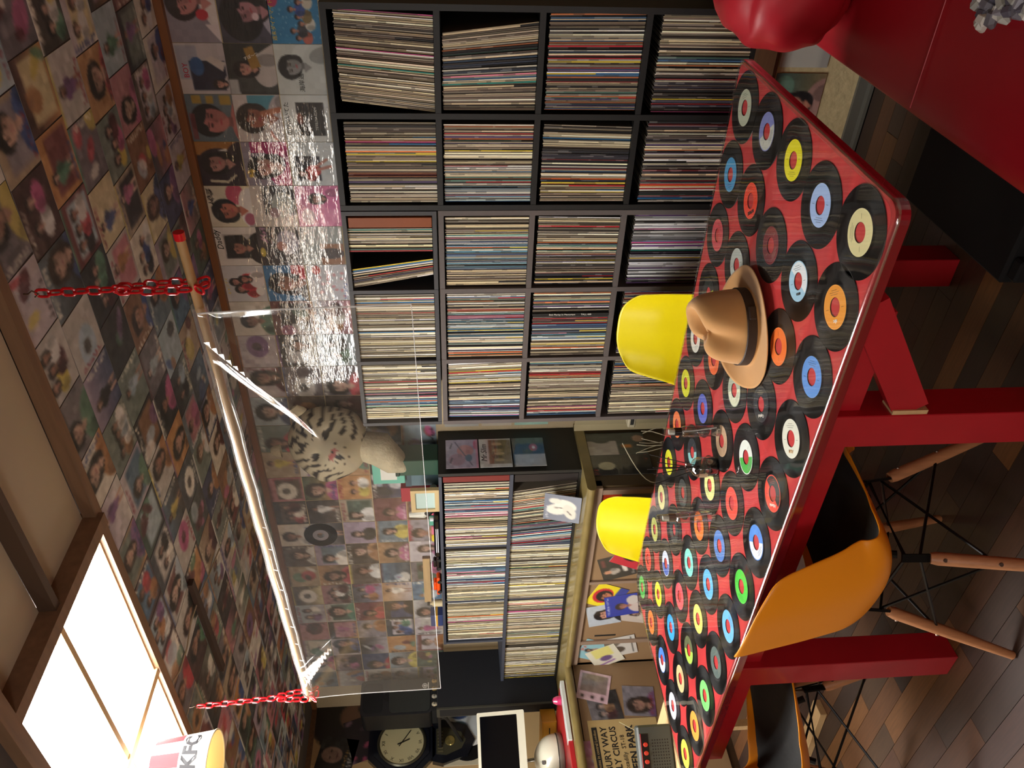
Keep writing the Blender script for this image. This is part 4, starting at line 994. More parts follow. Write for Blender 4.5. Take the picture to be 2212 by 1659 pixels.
# ================================================================== sofa, throw, black box
def puff(name, x0, x1, y0, y1, z0, z1, r, m, parent, bulge=.02, wr=0.0, n=28):
    """upholstered block: superellipsoid"""
    mb = MB(); vs = []; cx, cy, cz = (x0+x1)/2, (y0+y1)/2, (z0+z1)/2; hx, hy, hz = (x1-x0)/2, (y1-y0)/2, (z1-z0)/2
    bm = bmesh.new(); bmesh.ops.create_cube(bm, size=2); bmesh.ops.subdivide_edges(bm, edges=bm.edges[:], cuts=n, use_grid_fill=True)
    for v in bm.verts:
        p = v.co.copy(); q = Vector((p.x*hx, p.y*hy, p.z*hz))
        c_ = Vector((max(-hx+r, min(hx-r, q.x)), max(-hy+r, min(hy-r, q.y)), max(-hz+r, min(hz-r, q.z))))
        d = q - c_
        if d.length > 1e-6: q = c_ + d.normalized()*r
        nrm = d.normalized() if d.length > 1e-6 else Vector((0, 0, 1))
        b_ = bulge * (1 - p.x**2*.8)*(1 - p.y**2*.8) if abs(p.z) > .9 else bulge*.6*(1 - p.z**2)
        q += nrm * b_
        if wr: q += nrm * wr * math.sin(p.y*5 + p.z*9 + p.x*14) * max(0, abs(p.x) - .4)
        v.co = q + Vector((cx, cy, cz))
    me = bpy.data.meshes.new(name); bm.to_mesh(me); bm.free(); me.polygons.foreach_set('use_smooth', [True]*len(me.polygons))
    return link(name, me, m, parent)
sf = thing('sofa', 'low red leatherette sofa along the right side with a plump back bolster at the wall', 'sofa', (.1, 1.6, 0)); sx_, sy_ = .1, 1.6
puff('seat_cushion', -.63 - sx_, 1.0 - sx_, .30 - sy_, 2.60 - sy_, .16, .375, .05, M_leather, sf, .008)
MB().tube([(-.60 - sx_, 1.80 - sy_, .383), (0 - sx_, 1.80 - sy_, .389), (.9 - sx_, 1.8 - sy_, .386)], .0016, 6).obj('seam', M_leather, sf)
puff('back_bolster', -.585 - sx_, 1.0 - sx_, 2.15 - sy_, 2.52 - sy_, .385, .715, .13, M_leather, sf, .02, .006)
MB().box(-.58 - sx_, .96 - sx_, .35 - sy_, 2.55 - sy_, .04, .17).obj('base', M_leather, sf)
for x in (-.5, .9):
    for y in (.45, 2.45): MB().box(x - .03 - sx_, x + .03 - sx_, y - .03 - sy_, y + .03 - sy_, 0, .04).obj('foot', M_black, sf)
def throw():
    t = thing('knitted_throw', 'grey and white chunky knitted throw on the red sofa seat', 'throw', (-.16, 1.42, .394))
    mb = MB(); 
    for k_ in range(1500):
        u, v = random.uniform(-.235, .4), random.uniform(-.37, .24)
        if u < -.19 + .03*math.sin(v*22) or v > .20 + .03*math.sin(u*25): continue
        z = .008 + .012*math.sin(u*18)*math.sin(v*15) + random.uniform(0, .012); a = random.uniform(0, PI); L_ = .016
        c_ = lin(random.choice(['9a9890', 'b8b8b0', '6c6870', 'd8d4cc', '8c8890', '54505c']))
        pts_ = [(u + L_*math.cos(a)*s_, v + L_*math.sin(a)*s_, z + .010*(1 - s_*s_)) for s_ in (-1, -.4, .4, 1)]
        mb.tube(pts_, [.005, .0125, .0125, .005], 7, col=c_)
    o = mb.obj('yarn', M_vc, t, smooth=True); o['kind'] = 'stuff'
    MB().box(-.17, .4, -.35, .18, -.004, .012, b=.004).obj('knit_base', mat('throw_wool', '5c585e', .9, noise=.2, nscale=60), t)
throw()
bb = thing('black_floor_box', 'low black rectangular box on the floor between table and sofa', 'box', (-.84, 1.95, 0))
MB().box(-.17, .16, -.28, .24, .012, .06, b=.008).obj('body', M_black, bb)
for x, y in ((-.15, -.26), (.14, -.26), (-.15, .22), (.14, .22)): MB().lathe([(0, 0), (.014, 0), (.014, .014), (0, .014)], 12, (x, y, 0)).obj('foot', M_black, bb)
MB().box(-.15, -.09, -.315, -.278, .015, .05, b=.006).obj('handle', M_black, bb)

# sleeves on the step front
def sleeve_at(o, r, u, c): return place(o, c, r, u)
A = Art(40, '7c6848', '3c5a5a'); A.rect(0, .05, .3, .3, 'b09830'); A.ell(.75, .8, .2, .2, '5c7c6c'); A.person(.45, .58, .2, '120e12', 'b87c68', 'a07c74', 'long', .2); A.noise(.02, RNG)
o = link('record_sleeve', art_mesh('s', A.out(), .2, .178), M_sleeve); tag(o, 'sleeve with smiling long-haired face low on the step below the shelf', 'record sleeve')
place(o, (-.885, 2.703, .252), (1, 0, 0), (0, 0, 1))
A = Art(16, 'b8b8b0'); A.rect(.0, .0, 1, .2, '9c9c98')
o = link('record_sleeve', art_mesh('s', A.out(), .22, .17), M_sleeve); tag(o, 'plain white sleeve on the step beside the red sofa', 'record sleeve'); place(o, (-.655, 2.703, .256), (1, 0, 0), (0, 0, 1))

# ================================================================== counter, cabinets
def box_part(t, nm, x0, x1, y0, y1, z0, z1, m, b=0.0, **k):
    l = t.location; return MB().box(x0 - l.x, x1 - l.x, y0 - l.y, y1 - l.y, z0 - l.z, z1 - l.z, b=b).obj(nm, m, t, **k)
ct = thing('counter_cabinet', 'brown low cabinet with doors under the olive counter top', 'cabinet', (-3.3, 2.77, 0))
box_part(ct, 'side_panel', -2.64, -2.615, 2.565, 2.99, 0, .81, M_cabside)
box_part(ct, 'body', -4.05, -2.64, 2.60, 2.99, .06, .81, M_cabside); box_part(ct, 'plinth', -4.05, -2.64, 2.60, 2.62, 0, .06, M_ink)
box_part(ct, 'top_rail', -4.05, -2.615, 2.548, 2.60, .778, .81, M_cabframe)
for x0, x1 in ((-2.66, -2.63), (-2.90, -2.872), (-3.325, -3.305), (-3.86, -3.83)):
    box_part(ct, 'stile', x0, x1, 2.55, 2.60, .06, .778, M_cabframe)
for x0, x1, mm in ((-2.87, -2.662, 0), (-3.303, -2.902, 1), (-3.828, -3.327, 1), (-4.05, -3.862, 1)):
    d = box_part(ct, 'door', x0, x1, 2.562, 2.585, .07, .775, M_cab)
    if x0 == -3.828 or x0 == -4.05:
        hx = x0 + .035 if x0 == -3.828 else x1 - .035
        l = ct.location; MB().box(hx - .007 - l.x, hx + .007 - l.x, 2.5605 - l.y, 2.563 - l.y, .58, .70, b=.001).obj('slot_handle', M_ink, d)
# colour panel poster next to first stile
pp = thing('panel_poster', 'red and black panelled poster on the cabinet stile behind the yellow chair', 'poster', (-2.765, 2.56, .5))
for z0, z1, c in ((.68, .774, '8c2410'), (.52, .68, '1c2020'), (.38, .52, '94300c')):
    MB().box(-.1, .1, -.0035, 0, z0 - .5, z1 - .5).obj('panel', mat('poster_' + c, c, .35, coat=.3), pp)
wt = thing('worktop', 'olive speckled worktop with rounded front edge, L-shaped round the left corner', 'worktop', (-3.6, 2.6, .81))
pr = []
def nose(t, name, a, b, out, w_, m):
    """worktop run from a to b with a half-round nose on the 'out' side"""
    a = Vector(a); b = Vector(b); o_ = Vector(out); mb = MB(); prof = [(-w_, 0), (-w_, .045)] + [(.0 + .0225*math.sin(PI*i/8), .045 - .0225*(1 - math.cos(PI*i/8))) for i in range(9)]
    k_ = len(prof); vs = []
    for p in (a, b):
        for q, z in prof: vs.append(p + o_*q + Vector((0, 0, z)) - t.location)
    mb.add(vs, [tuple(range(k_)), tuple(range(k_, 2*k_))[::-1]] + [(i, (i+1) % k_, k_ + (i+1) % k_, k_ + i) for i in range(k_)])
    return mb.obj(name, m, t, smooth=True)
nose(wt, 'worktop', (-2.60, 2.545, .81), (-4.03, 2.545, .81), (0, -1, 0), .45, M_counter)
nose(wt, 'worktop', (-4.05, 2.99, .81), (-4.05, .9, .81), (1, 0, 0), 1.06, M_counter)
c2 = thing('corner_cabinet', 'dark cabinet under the left counter run, pasted with pictures', 'cabinet', (-4.6, 1.9, 0))
box_part(c2, 'body', -5.1, -4.09, .9, 2.54, 0, .81, mat('dark_brown_panel', '3c2a18', .5)); box_part(c2, 'front_panel', -4.09, -4.075, .9, 2.565, .05, .80, M_cab)
# sleeves pasted on the cabinet doors
def pasted(x, y, z, ang, art, label, s=.178, right=(1, 0, 0), n=None):
    o = link('record_sleeve', art_mesh('s', art.out(), s, s), M_sleeve); r = Vector(right)*math.cos(ang) + Vector((0, 0, math.sin(ang))); u = -Vector(right)*math.sin(ang) + Vector((0, 0, math.cos(ang)))
    place(o, (x, y, z), r, u); return tag(o, label, 'record sleeve', 'sleeves pasted on the cabinet doors')
A = Art(34, 'e4d020'); A.rect(.0, 0, 1, .3, '283c8c'); A.ell(.5, .62, .33, .3, 'c02030'); A.person(.5, .55, .2, '181418', 'b87454', '2c3c90', 'big'); A.noise(.01, RNG); pasted(-3.44, 2.560, .67, -.42, A, 'yellow sleeve with a face under a red hat, on a cabinet door')
A = Art(30, '24389c'); A.person(.45, .5, .15, '302424', 'a87468', 'c8b8b0', 'short'); A.ell(.7, .15, .2, .2, 'c8c0b8'); A.words(.1, .86, .9, .07, 'd8d8e8', RNG); pasted(-3.52, 2.5575, .58, .18, A, 'royal blue sleeve overlapping the yellow one on a cabinet door')
A = Art(34, 'b0b8c0'); A.person(.5, .5, .22, '141012', 'd09880', '202028', 'long', .2); A.noise(.01, RNG); pasted(-3.60, 2.559, .67, .2, A, 'pale silver sleeve, long-haired face, lowest left on a cabinet door')
A = Art(24, 'c0b4a8'); A.person(.4, .5, .1, '201818', 'a88878', 'c8c0b4'); A.person(.7, .6, .1, '201818', 'a88878', '8c8478'); pasted(-3.585, 2.561, .50, -.25, A, 'beige sleeve with two heads behind the table edge')
A = Art(24, '30302c'); A.stroke(.3, .3, .7, .35, .06, 'd8d0c0'); A.ell(.35, .6, .12, .16, 'a8a094'); A.person(.35, .82, .06, 'c89070', 'c89070', 'a8a094'); A.words(.1, .05, .5, .1, 'b8b4a8', RNG); A.rect(.6, .8, .9, .9, '6c3c38'); pasted(-3.20, 2.560, .64, .30, A, 'near-black sleeve with a figure in white trousers, on the middle door')
A = Art(24, 'c02838'); A.ell(.55, .5, .3, .32, '181418'); A.person(.58, .45, .14, '181418', 'c8907c', 'c02838'); A.rect(.05, .05, .3, .1, 'e8e0e0'); pasted(-3.11, 2.5575, .57, -.45, A, 'red sleeve with a dark-haired face beside the near-black one')
A = Art(24, '88b8c0'); A.words(.4, .8, .9, .14, 'c05040', RNG); A.ell(.5, .4, .1, .25, 'a07858'); A.person(.45, .68, .08, '241a18', 'a07858', 'a07858'); pasted(-4.03 + .10, 2.560, .69, -.4, A, 'turquoise sleeve with a raised arm, on the last door')
A = Art(24, 'd8d4c0'); A.rect(.5, .2, 1, .8, 'd8d078'); A.ell(.4, .5, .14, .2, '604878'); A.stroke(.1, .9, .2, .3, .03, '7c3c98'); pasted(-3.99, 2.5575, .62, .5, A, 'white and yellow sleeve with purple figure, on the last door')
A = Art(24, 'c8c4bc'); A.ell(.35, .6, .16, .22, '4c443c'); A.ell(.7, .8, .2, .3, '6c6458'); A.rect(.1, .12, .9, .16, '504c48'); pasted(-3.90, 2.5585, .54, .25, A, 'cream sleeve with a dark blot, behind the table edge on the last door')
rxl = (0, 1, 0)   # on faces that look towards +x the picture's right is +y... seen from the room
A = Art(20, 'c8a8b4'); A.ell(.15, .2, .06, .06, '3c3034'); A.ell(.15, .5, .06, .06, '3c3034'); A.ell(.15, .8, .06, .06, '3c3034'); A.rect(.3, .1, .9, .9, '7c6c68'); A.noise(.03, RNG)
pasted(-4.073, 2.42, .70, -.3, A, 'pink-bordered sleeve on the corner cabinet', right=rxl)
def random_paste(x, y, z, ang, lab, right):
    img, cb_, dd = random_art(20, RNG); o = link('record_sleeve', art_mesh('s', img*.7, .178, .178), M_ceilsleeve); r = Vector(right)*math.cos(ang) + Vector((0, 0, math.sin(ang))); u = -Vector(right)*math.sin(ang) + Vector((0, 0, math.cos(ang)))
    place(o, (x, y, z), r, u); tag(o, lab, 'record sleeve', 'sleeves pasted on the cabinet doors')
random_paste(-4.0735, 2.30, .66, .1, 'dim sleeve on the corner cabinet above the route poster', rxl); random_paste(-4.0735, 2.32, .46, -.1, 'dim sleeve on the corner cabinet left of the route poster', rxl)
random_paste(-4.0735, 2.02, .74, 0, 'dark sleeve high on the corner cabinet above the poster', rxl)
# side of the cabinet and of the counter shelf: covers in frames
def framed(y, z, w_, h_, A, label, x=-2.613, txt=None):
    o = link('record_sleeve', art_mesh('s', A.out(), w_, h_), M_sleeve); place(o, (x, y, z), rxl, (0, 0, 1)); tag(o, label, 'record sleeve', 'covers on the shelf side'); return o
A = Art(34, '8c80a0', '9c94ac'); A.rect(0, 0, 1, .0, '000000'); A.ell(.6, .4, .2, .25, 'a86c74'); A.ell(.3, .65, .2, .25, '8c6c84'); A.stroke(.1, .2, .9, .7, .015, '2c2444'); A.ell(.35, .3, .12, .1, '204c70'); A.stroke(.2, .85, .35, .8, .02, '1c1830'); A.stroke(.7, .85, .85, .8, .02, '1c1830'); A.ell(.8, .1, .15, .05, 'a84470'); A.rect(0, 0, 1, .08, 'b06c8c'); A.noise(.03, RNG)
framed(2.81, 1.425, .20, .155, A, 'lilac sketchy faces cover, top of three on the shelf side')
A = Art(34, 'b0b4b4'); A.rect(.12, .02, .95, .70, '5c5038'); A.noise(.03, RNG)
for i in range(6): A.ell(.25 + .11*i, .38 + .06*(i % 2), .05, .16, ['8c7c58', '3c3428', 'a08c6c'][i % 3])
o = framed(2.81, 1.263, .20, .155, A, 'cover lettered Mr. Slim with a brown crowd picture, middle of three'); lettering('Mr.Slim', .040, M_ink, o, (0, .055, .0016), shear=.3)
A = Art(34, '2a2c2c'); A.rect(0, 0, .42, 1, '2a2c2c'); A.rect(0, 0, .45, .85, 'a4a8a8'); A.ell(.72, .5, .1, .12, 'a0505c'); A.noise(.02, RNG)
A = Art(34, '2a2e2e'); A.rect(0, 0, .42, .95, 'a4a8a8'); A.ell(.65, .35, .13, .13, 'a04c54'); A.ell(.65, .34, .05, .05, 'd8c8c0'); A.noise(.02, RNG); framed(2.81, 1.10, .20, .155, A, 'half grey half black cover with red lips, lowest of three')
A = Art(34, '26302c'); A.tri([(0, 0), (0, 1), (.45, .9), (.5, .2)], '26302c'); A.rect(.0, .5, .62, 1, 'a49c94'); A.ell(.8, .75, .28, .2, '26302c'); A.rect(.3, .25, .45, .42, 'b4681c'); A.ell(.4, .1, .12, .12, '141414'); A.ell(.7, .12, .15, .1, 'a8846c'); A.noise(.03, RNG)
framed(2.85, .66, .16, .29, A, 'grey and dark green cover on the cabinet side by the gap')
A = Art(34, '141418'); A.ell(.45, .75, .2, .14, 'a8a484'); A.words(.05, .9, .3, .09, 'b04030', RNG); A.words(.6, .06, .95, .12, 'b04030', RNG); A.rect(.5, .1, 1, .5, '241c1c'); A.noise(.02, RNG)
framed(2.70, .66, .135, .29, A, 'black cover with a pale dove shape on the cabinet side')
lp = link('record_sleeve', None) if False else None
A = Art(30, '7c8494', '6c7484'); A.ell(.45, .62, .2, .3, 'dcd8cc', .2); A.ell(.62, .42, .2, .3, 'e0dcd0', -.3); A.ell(.4, .3, .28, .16, 'd4d0c4', .4); A.ell(.75, .7, .1, .16, 'd8d4c8'); A.stroke(.5, .7, .52, .5, .014, '504848'); A.stroke(.3, .25, .42, .36, .014, '504848'); A.words(.1, .86, .5, .07, 'c8ccd0', RNG)
o = link('record_sleeve', art_mesh('s', A.out(), .178, .178, .003), M_sleeve); place(o, (-2.82, 2.625, .945), (1, 0, 0), (0, .25, 1)); tag(o, 'slate sleeve with a white draped figure leaning on the counter shelf front', 'record sleeve')

# wall strip in the gap: curtain, papers, cable
g = MB(); vs = []
for j in range(9):
    for i in range(9):
        u, v = i/8, j/8; vs.append((-2.36 - .24*u, 2.93 + .02*math.sin(u*9), .86 - v*(.42 + .1*u)))
g.add(vs, [(j*9+i, j*9+i+1, (j+1)*9+i+1, (j+1)*9+i) for j in range(8) for i in range(8)])
o = g.obj('cloth', mat('beige_cloth', 'b8ac88', .9, bump=.2, bscale=20), None, smooth=True); tag(o, 'beige cloth hanging in the gap between the two shelves', 'cloth')
A = Art(20, '4c94c8'); A.rect(0, 0, .4, 1, 'a8d0c0'); A.ell(.6, .5, .06, .1, 'd8d850')
o = link('paper', art_mesh('s', A.out(), .26, .17), M_sleeve); place(o, (-2.47, WY - .002, 1.07), (1, 0, 0), (0, 0, 1)); tag(o, 'blue and mint paper on the wall in the gap between shelves', 'paper')
A = Art(20, 'c8c0b0'); A.rect(.1, .6, .9, .85, 'c03838'); A.ell(.5, .3, .3, .2, '8c8448')
o = link('paper', art_mesh('s', A.out(), .26, .15), M_sleeve); place(o, (-2.47, WY - .002, 1.245), (1, 0, 0), (0, 0, 1)); tag(o, 'cream paper with a red block on the wall in the gap', 'paper')
A = Art(20, 'b4b4b0'); o = link('paper', art_mesh('s', A.out(), .26, .17), M_sleeve); place(o, (-2.47, WY - .002, 1.42), (1, 0, 0), (0, 0, 1)); tag(o, 'grey paper on the wall at the top of the gap', 'paper')
mb = MB()
for i in range(7): mb.tube([(-2.38 - .018*i + .02*math.sin(q*.9 + i), 2.66 + .02*math.sin(q*.6 + i*2), .60 - .6*q/12 + .003*i) for q in range(13)], .0020, 5)
mb.tube([(-2.40 - .16*math.sin(PI*q/14), 2.62 - .1*math.sin(PI*q/14), .70 - .022*q) for q in range(15)], .0022, 5)
o = mb.obj('cables', mat('pale_cable', 'b8b094', .5), None, smooth=True); tag(o, 'bundle of pale cables hanging in the gap beside the cabinet', 'cables')
ps = thing('power_strip', 'cream power strip lying under the taupe shelf end', 'power strip', (-2.40, 2.80, .62)); MB().box(-.05, .05, -.02, .03, -.018, .018, b=.004).obj('body', mat('cream_plastic', '9c947c', .5), ps); MB().box(-.03, .03, -.022, -.0195, -.008, .008).obj('sockets', M_ink, ps)

# ================================================================== white tiger mask on the wall
def tiger():
    t = thing('tiger_plush', 'white tiger plush head with black stripes and pale chest on the back wall', 'plush toy', (-2.56, 2.86, 2.06), 0)
    mb = MB(); n, m_ = 64, 48; P_ = []; colr = []
    wht = np.array(lin('b8ae94')); dk = np.array(lin('1e1a18')); pk = np.array(lin('a85c58'))
    for j in range(m_ + 1):
        ph = PI*j/m_
        for i in range(n):
            th = 2*PI*i/n; d = Vector((math.sin(ph)*math.cos(th), math.cos(ph), math.sin(ph)*math.sin(th)))   # +y away, front = -y
            x, y, z = d.x*.175, -d.y*.10*-1, d.z*.19
            y = d.y * .10
            fr = max(0, -d.y)
            muzz = math.exp(-((x/.085)**2 + ((z + .07)/.065)**2)) * fr
            eyes = math.exp(-(((abs(x) - .062)/.028)**2 + ((z - .025)/.020)**2)) * fr
            y -= .055*muzz; y += .018*eyes
            cheek = math.exp(-(((abs(x) - .15)/.05)**2 + ((z + .06)/.07)**2)); x *= 1 + .12*cheek
            P_.append((x, y, z))
            s_ = math.sin(x*18)*.02
            st = math.sin((z*1.0 - abs(x)*.55 + .012*math.sin(x*60))*115); side = abs(x) > .085 or z > .07
            c_ = wht.copy()
            if side and st > .42 and abs(x) > .012: c_ = dk
            if z > .06 and abs(x) < .05 and math.sin(x*130) > .35 and math.sin(z*60) > -.3: c_ = dk
            if eyes > .45: c_ = dk
            if muzz > .55 and abs(x) < .03 and -.055 < z < -.03: c_ = pk
            if muzz > .3 and abs(x) < .008 and -.10 < z < -.055: c_ = dk
            if muzz > .3 and math.sin(x*160) > .8 and math.sin(z*150) > .6: c_ = dk
            colr.append(c_)
    fs = [(j*n + i, j*n + (i+1) % n, (j+1)*n + (i+1) % n, (j+1)*n + i) for j in range(m_) for i in range(n)]
    me = bpy.data.meshes.new('head'); me.from_pydata(P_, [], fs)
    ca = me.color_attributes.new('Col', 'FLOAT_COLOR', 'POINT'); arr = np.ones((len(P_), 4), np.float32); arr[:, :3] = np.array(colr); ca.data.foreach_set('color', arr.ravel())
    me.polygons.foreach_set('use_smooth', [True]*len(me.polygons)); link('head', me, M_vc, t, rot=(0, .45, .45))
    fur = mat('white_fur', 'b4aa90', .95, noise=.12, nscale=18, bump=.5, bscale=60)
    for s_ in (-1, 1):
        e = MB(); e.lathe([(.0, .05), (.022, .045), (.036, .022), (.040, 0)], 16, (0, 0, 0), sy=.45); q = e.obj('ear', fur, t, smooth=True); q.location = (s_*.115 + .08, -.01, .165 - s_*.06); q.rotation_euler = (0, s_*.5 + .45, 0)
    MB().tube([(-.02, 0, -.14), (-.05, .0, -.24), (-.12, -.02, -.31), (-.16, -.02, -.36)], [.07, .085, .065, .03], 16).obj('chest', fur, t, smooth=True)
tiger()

# ================================================================== things on the counter shelf top
ZT = 1.54
def simple(name, label, cat, parts, loc, rz=0.0, group=None):
    t = thing(name, label, cat, loc, rz, group)
    for nm, fn, m_ in parts: mb = MB(); fn(mb); mb.obj(nm, m_, t, smooth=False)
    return t
def gm(h, r=.5, **k): return mat('paint_' + h, h, r, **k)
simple('green_tin', 'dark green box at the right end of the counter shelf top', 'box', [('body', lambda b: b.box(-.05, .05, -.06, .06, 0, .19, b=.003), gm('14402c')), ('lid', lambda b: b.box(-.052, .052, -.062, .062, .19, .21, b=.003), gm('0c2c20'))], (-2.70, 2.87, ZT))
simple('mint_box', 'mint green box with a white label behind the curtain', 'box', [('body', lambda b: b.box(-.07, .07, -.05, .05, 0, .16, b=.003), gm('6cb8a4')), ('label_card', lambda b: b.box(-.04, .045, -.052, -.0502, .04, .12), gm('dcdcd4'))], (-2.80, 2.93, ZT + .17), 0)
simple('box', 'blue-grey carton under the mint box', 'box', [('body', lambda b: b.box(-.065, .065, -.045, .045, 0, .17, b=.002), gm('5c7884')), ('lid', lambda b: b.box(-.066, .066, -.046, .046, .14, .1702), gm('3c5460'))], (-2.845, 2.945, ZT))
simple('photo_frame', 'cream wooden photo frame leaning on the counter shelf top', 'frame', [('frame', lambda b: b.box(-.085, -.065, -.01, .01, 0, .14).box(.065, .085, -.01, .01, 0, .14).box(-.065, .065, -.01, .01, 0, .022).box(-.065, .065, -.01, .01, .118, .14), gm('c8b080')), ('picture', lambda b: b.box(-.065, .065, -.002, .008, .022, .118), gm('b8d0cc', .2))], (-2.87, 2.76, ZT), -.1)
simple('black_white_cat', 'black and white curved figurine beside the cream frame', 'figurine', [('body', lambda b: b.tube([(-.10, 0, .16), (-.09, 0, .09), (-.04, 0, .04), (.03, 0, .025), (.1, 0, .03)], [.015, .028, .032, .028, .018], 12), gm('d8d8cc')), ('patch', lambda b: b.tube([(-.075, -.012, .065), (-.03, -.018, .04)], [.024, .026], 10), gm('181818'))], (-2.99, 2.87, ZT))
simple('game_console', 'flat black console with white stripes on the counter shelf top', 'console', [('body', lambda b: b.box(-.14, .14, -.03, .05, 0, .032, b=.008), gm('0c0c10', .2)), ('stripe', lambda b: b.box(-.10, .08, -.0315, -.0302, .010, .014).box(-.10, .08, -.0315, -.0302, .019, .023), gm('d8dce4')), ('knob', lambda b: b.tube([(.12, 0, .03), (.12, 0, .05)], .010, 10), gm('d0d4d8'))], (-3.11, 2.74, ZT))
simple('toy_car', 'orange toy car on the counter shelf top', 'toy car', [('body', lambda b: b.box(-.07, .07, -.025, .025, .008, .028, b=.006).box(-.035, .03, -.022, .022, .027, .044, b=.006), gm('e05018', .25)), ('wheel', lambda b: b.tube([(-.042, -.027, .012), (-.042, .027, .012)], .012, 12), M_ink), ('wheel', lambda b: b.tube([(.042, -.027, .012), (.042, .027, .012)], .012, 12), M_ink)], (-3.50, 2.74, ZT))
simple('toy_car', 'dark toy car on the counter shelf top right of the orange one', 'toy car', [('body', lambda b: b.box(-.055, .055, -.022, .022, .008, .026, b=.006).box(-.028, .025, -.02, .02, .025, .042, b=.006), gm('241c1c', .25)), ('wheel', lambda b: b.tube([(-.034, -.024, .011), (-.034, .024, .011)], .011, 12), M_ink), ('wheel', lambda b: b.tube([(.034, -.024, .011), (.034, .024, .011)], .011, 12), M_ink)], (-3.33, 2.75, ZT))
simple('small_bottle', 'small cream bottle near the left end of the counter shelf top', 'bottle', [('body', lambda b: b.lathe([(0, 0), (.018, 0), (.018, .05), (.008, .06), (.008, .07), (0, .07)], 14), gm('c8b890')), ('cap', lambda b: b.lathe([(0, .07), (.01, .07), (.01, .085), (0, .085)], 12), M_ink)], (-3.70, 2.76, ZT))
simple('blue_pack', 'blue cardboard pack at the left end of the counter shelf top', 'box', [('body', lambda b: b.box(-.05, .05, -.03, .03, 0, .07, b=.002), gm('283868')), ('band', lambda b: b.box(-.051, .051, -.031, .031, .03, .042), gm('d0a040'))], (-3.85, 2.78, ZT))
simple('toy_train', 'row of coloured toy blocks on the wall ledge behind the curtain', 'toy', [('block', lambda b: b.box(-.20, -.15, -.02, .02, 0, .05, b=.006), gm('e8d040')), ('block', lambda b: b.box(-.145, -.08, -.02, .02, 0, .05, b=.006), gm('e08090')), ('block', lambda b: b.box(-.07, .0, -.02, .02, 0, .06, b=.006), gm('60a890')), ('block', lambda b: b.box(.01, .06, -.02, .02, 0, .05, b=.006), gm('e0607c')), ('block', lambda b: b.box(.07, .13, -.02, .02, 0, .05, b=.006), gm('d8d8d0'))], (-3.16, 2.93, ZT + .0))
tag(simple('red_box', 'red carton behind the curtain left of the tiger plush', 'box', [('body', lambda b: b.box(-.05, .05, -.03, .03, 0, .20, b=.002), gm('a82c38')), ('print', lambda b: b.box(-.03, .03, -.0315, -.0302, .05, .14), gm('c07060'))], (-3.00, 2.955, ZT)), 'red carton behind the curtain left of the tiger plush', 'box')
wr = thing('wall_record', 'black seven-inch record pinned among the sleeves behind the curtain', 'record', (-3.36, WY - .006, 2.20)); wr.rotation_euler = (PI/2, 0, 0)
link('disc', disc_me, M_vinyl, wr); MB().lathe([(.019, .0016), (.043, .0016)], 32).obj('label', gm('8c8890'), wr)
simple('bracket', 'pale wooden upright strip on the back wall above the counter shelf', 'wood strip', [('strip', lambda b: b.box(-.2, .2, -.01, .004, -.02, .02), M_palewood), ('end', lambda b: b.box(.2, .205, -.011, .005, -.021, .021), M_darkwood)], (-3.78, WY - .01, 1.63))

# ================================================================== left corner: speakers, clock, computer
lb = thing('large_black_speaker', 'tall slim black cloth-covered panel cabinet at the left end of the counter', 'speaker', (-4.62, 2.75, CZ))
MB().box(.11, .195, -.20, .18, 0, .735, b=.004).obj('body', M_blackbox, lb); MB().box(.108, .197, -.212, -.20, .0, .738).obj('front_frame', gm('34342c', .6), lb); MB().box(.115, .19, -.2125, -.2118, .02, .72).obj('grille', M_black, lb)
def pa_speaker():
    t = thing('pa_speaker', 'black moulded speaker with round white emblem on top of the tall black cabinet', 'speaker', (-4.78, 2.80, 1.592 + .035), -.12)
    p = rrect(-.115, .115, 0, .45, .03, 5); M_ = Matrix(((0, 0, 1, 0), (1, 0, 0, 0), (0, 1, 0, 0), (0, 0, 0, 1)))
    MB().poly(p, -.12, .10, M=M_).obj('body', gm('15171a', .5), t)
    MB().box(-.10, .10, -.10, .10, -.035, .002).obj('foot_block', M_black, t)
    MB().poly(rrect(-.10, .10, .012, .27, .025, 5), .10, .108, M=M_).obj('grille', gm('20231f', .7, bump=.3, bscale=400), t)
    q = MB(); q.poly(rrect(-.095, .095, .31, .435, .03, 5), .10, .1015, M=M_); q.obj('horn_mouth', M_black, t)
    MB().poly([(-.03, .278), (.03, .278), (.012, .31), (-.012, .31)], .10, .104, M=M_).obj('port', M_black, t)
    em = MB(); n = 24
    for j in range(n):
        a, b = 2*PI*j/n, 2*PI*(j+1)/n; em.add([(.109, .06 + r*math.cos(q_), .045 + r*math.sin(q_)) for r, q_ in ((.013, a), (.016, a), (.016, b), (.013, b))], [(0, 1, 2, 3)])
    for j in range(3): a = j*PI/3 + PI/2; em.beam((.109, .06 - .012*math.cos(a), .045 - .012*math.sin(a)), (.109, .06 + .012*math.cos(a), .045 + .012*math.sin(a)), .0025, .0025, up=(1, 0, 0))
    em.box(.1085, .1095, .040, .080, .020, .025); em.obj('emblem', M_inkwhite, t, label='round white three-fork emblem')
pa_speaker()
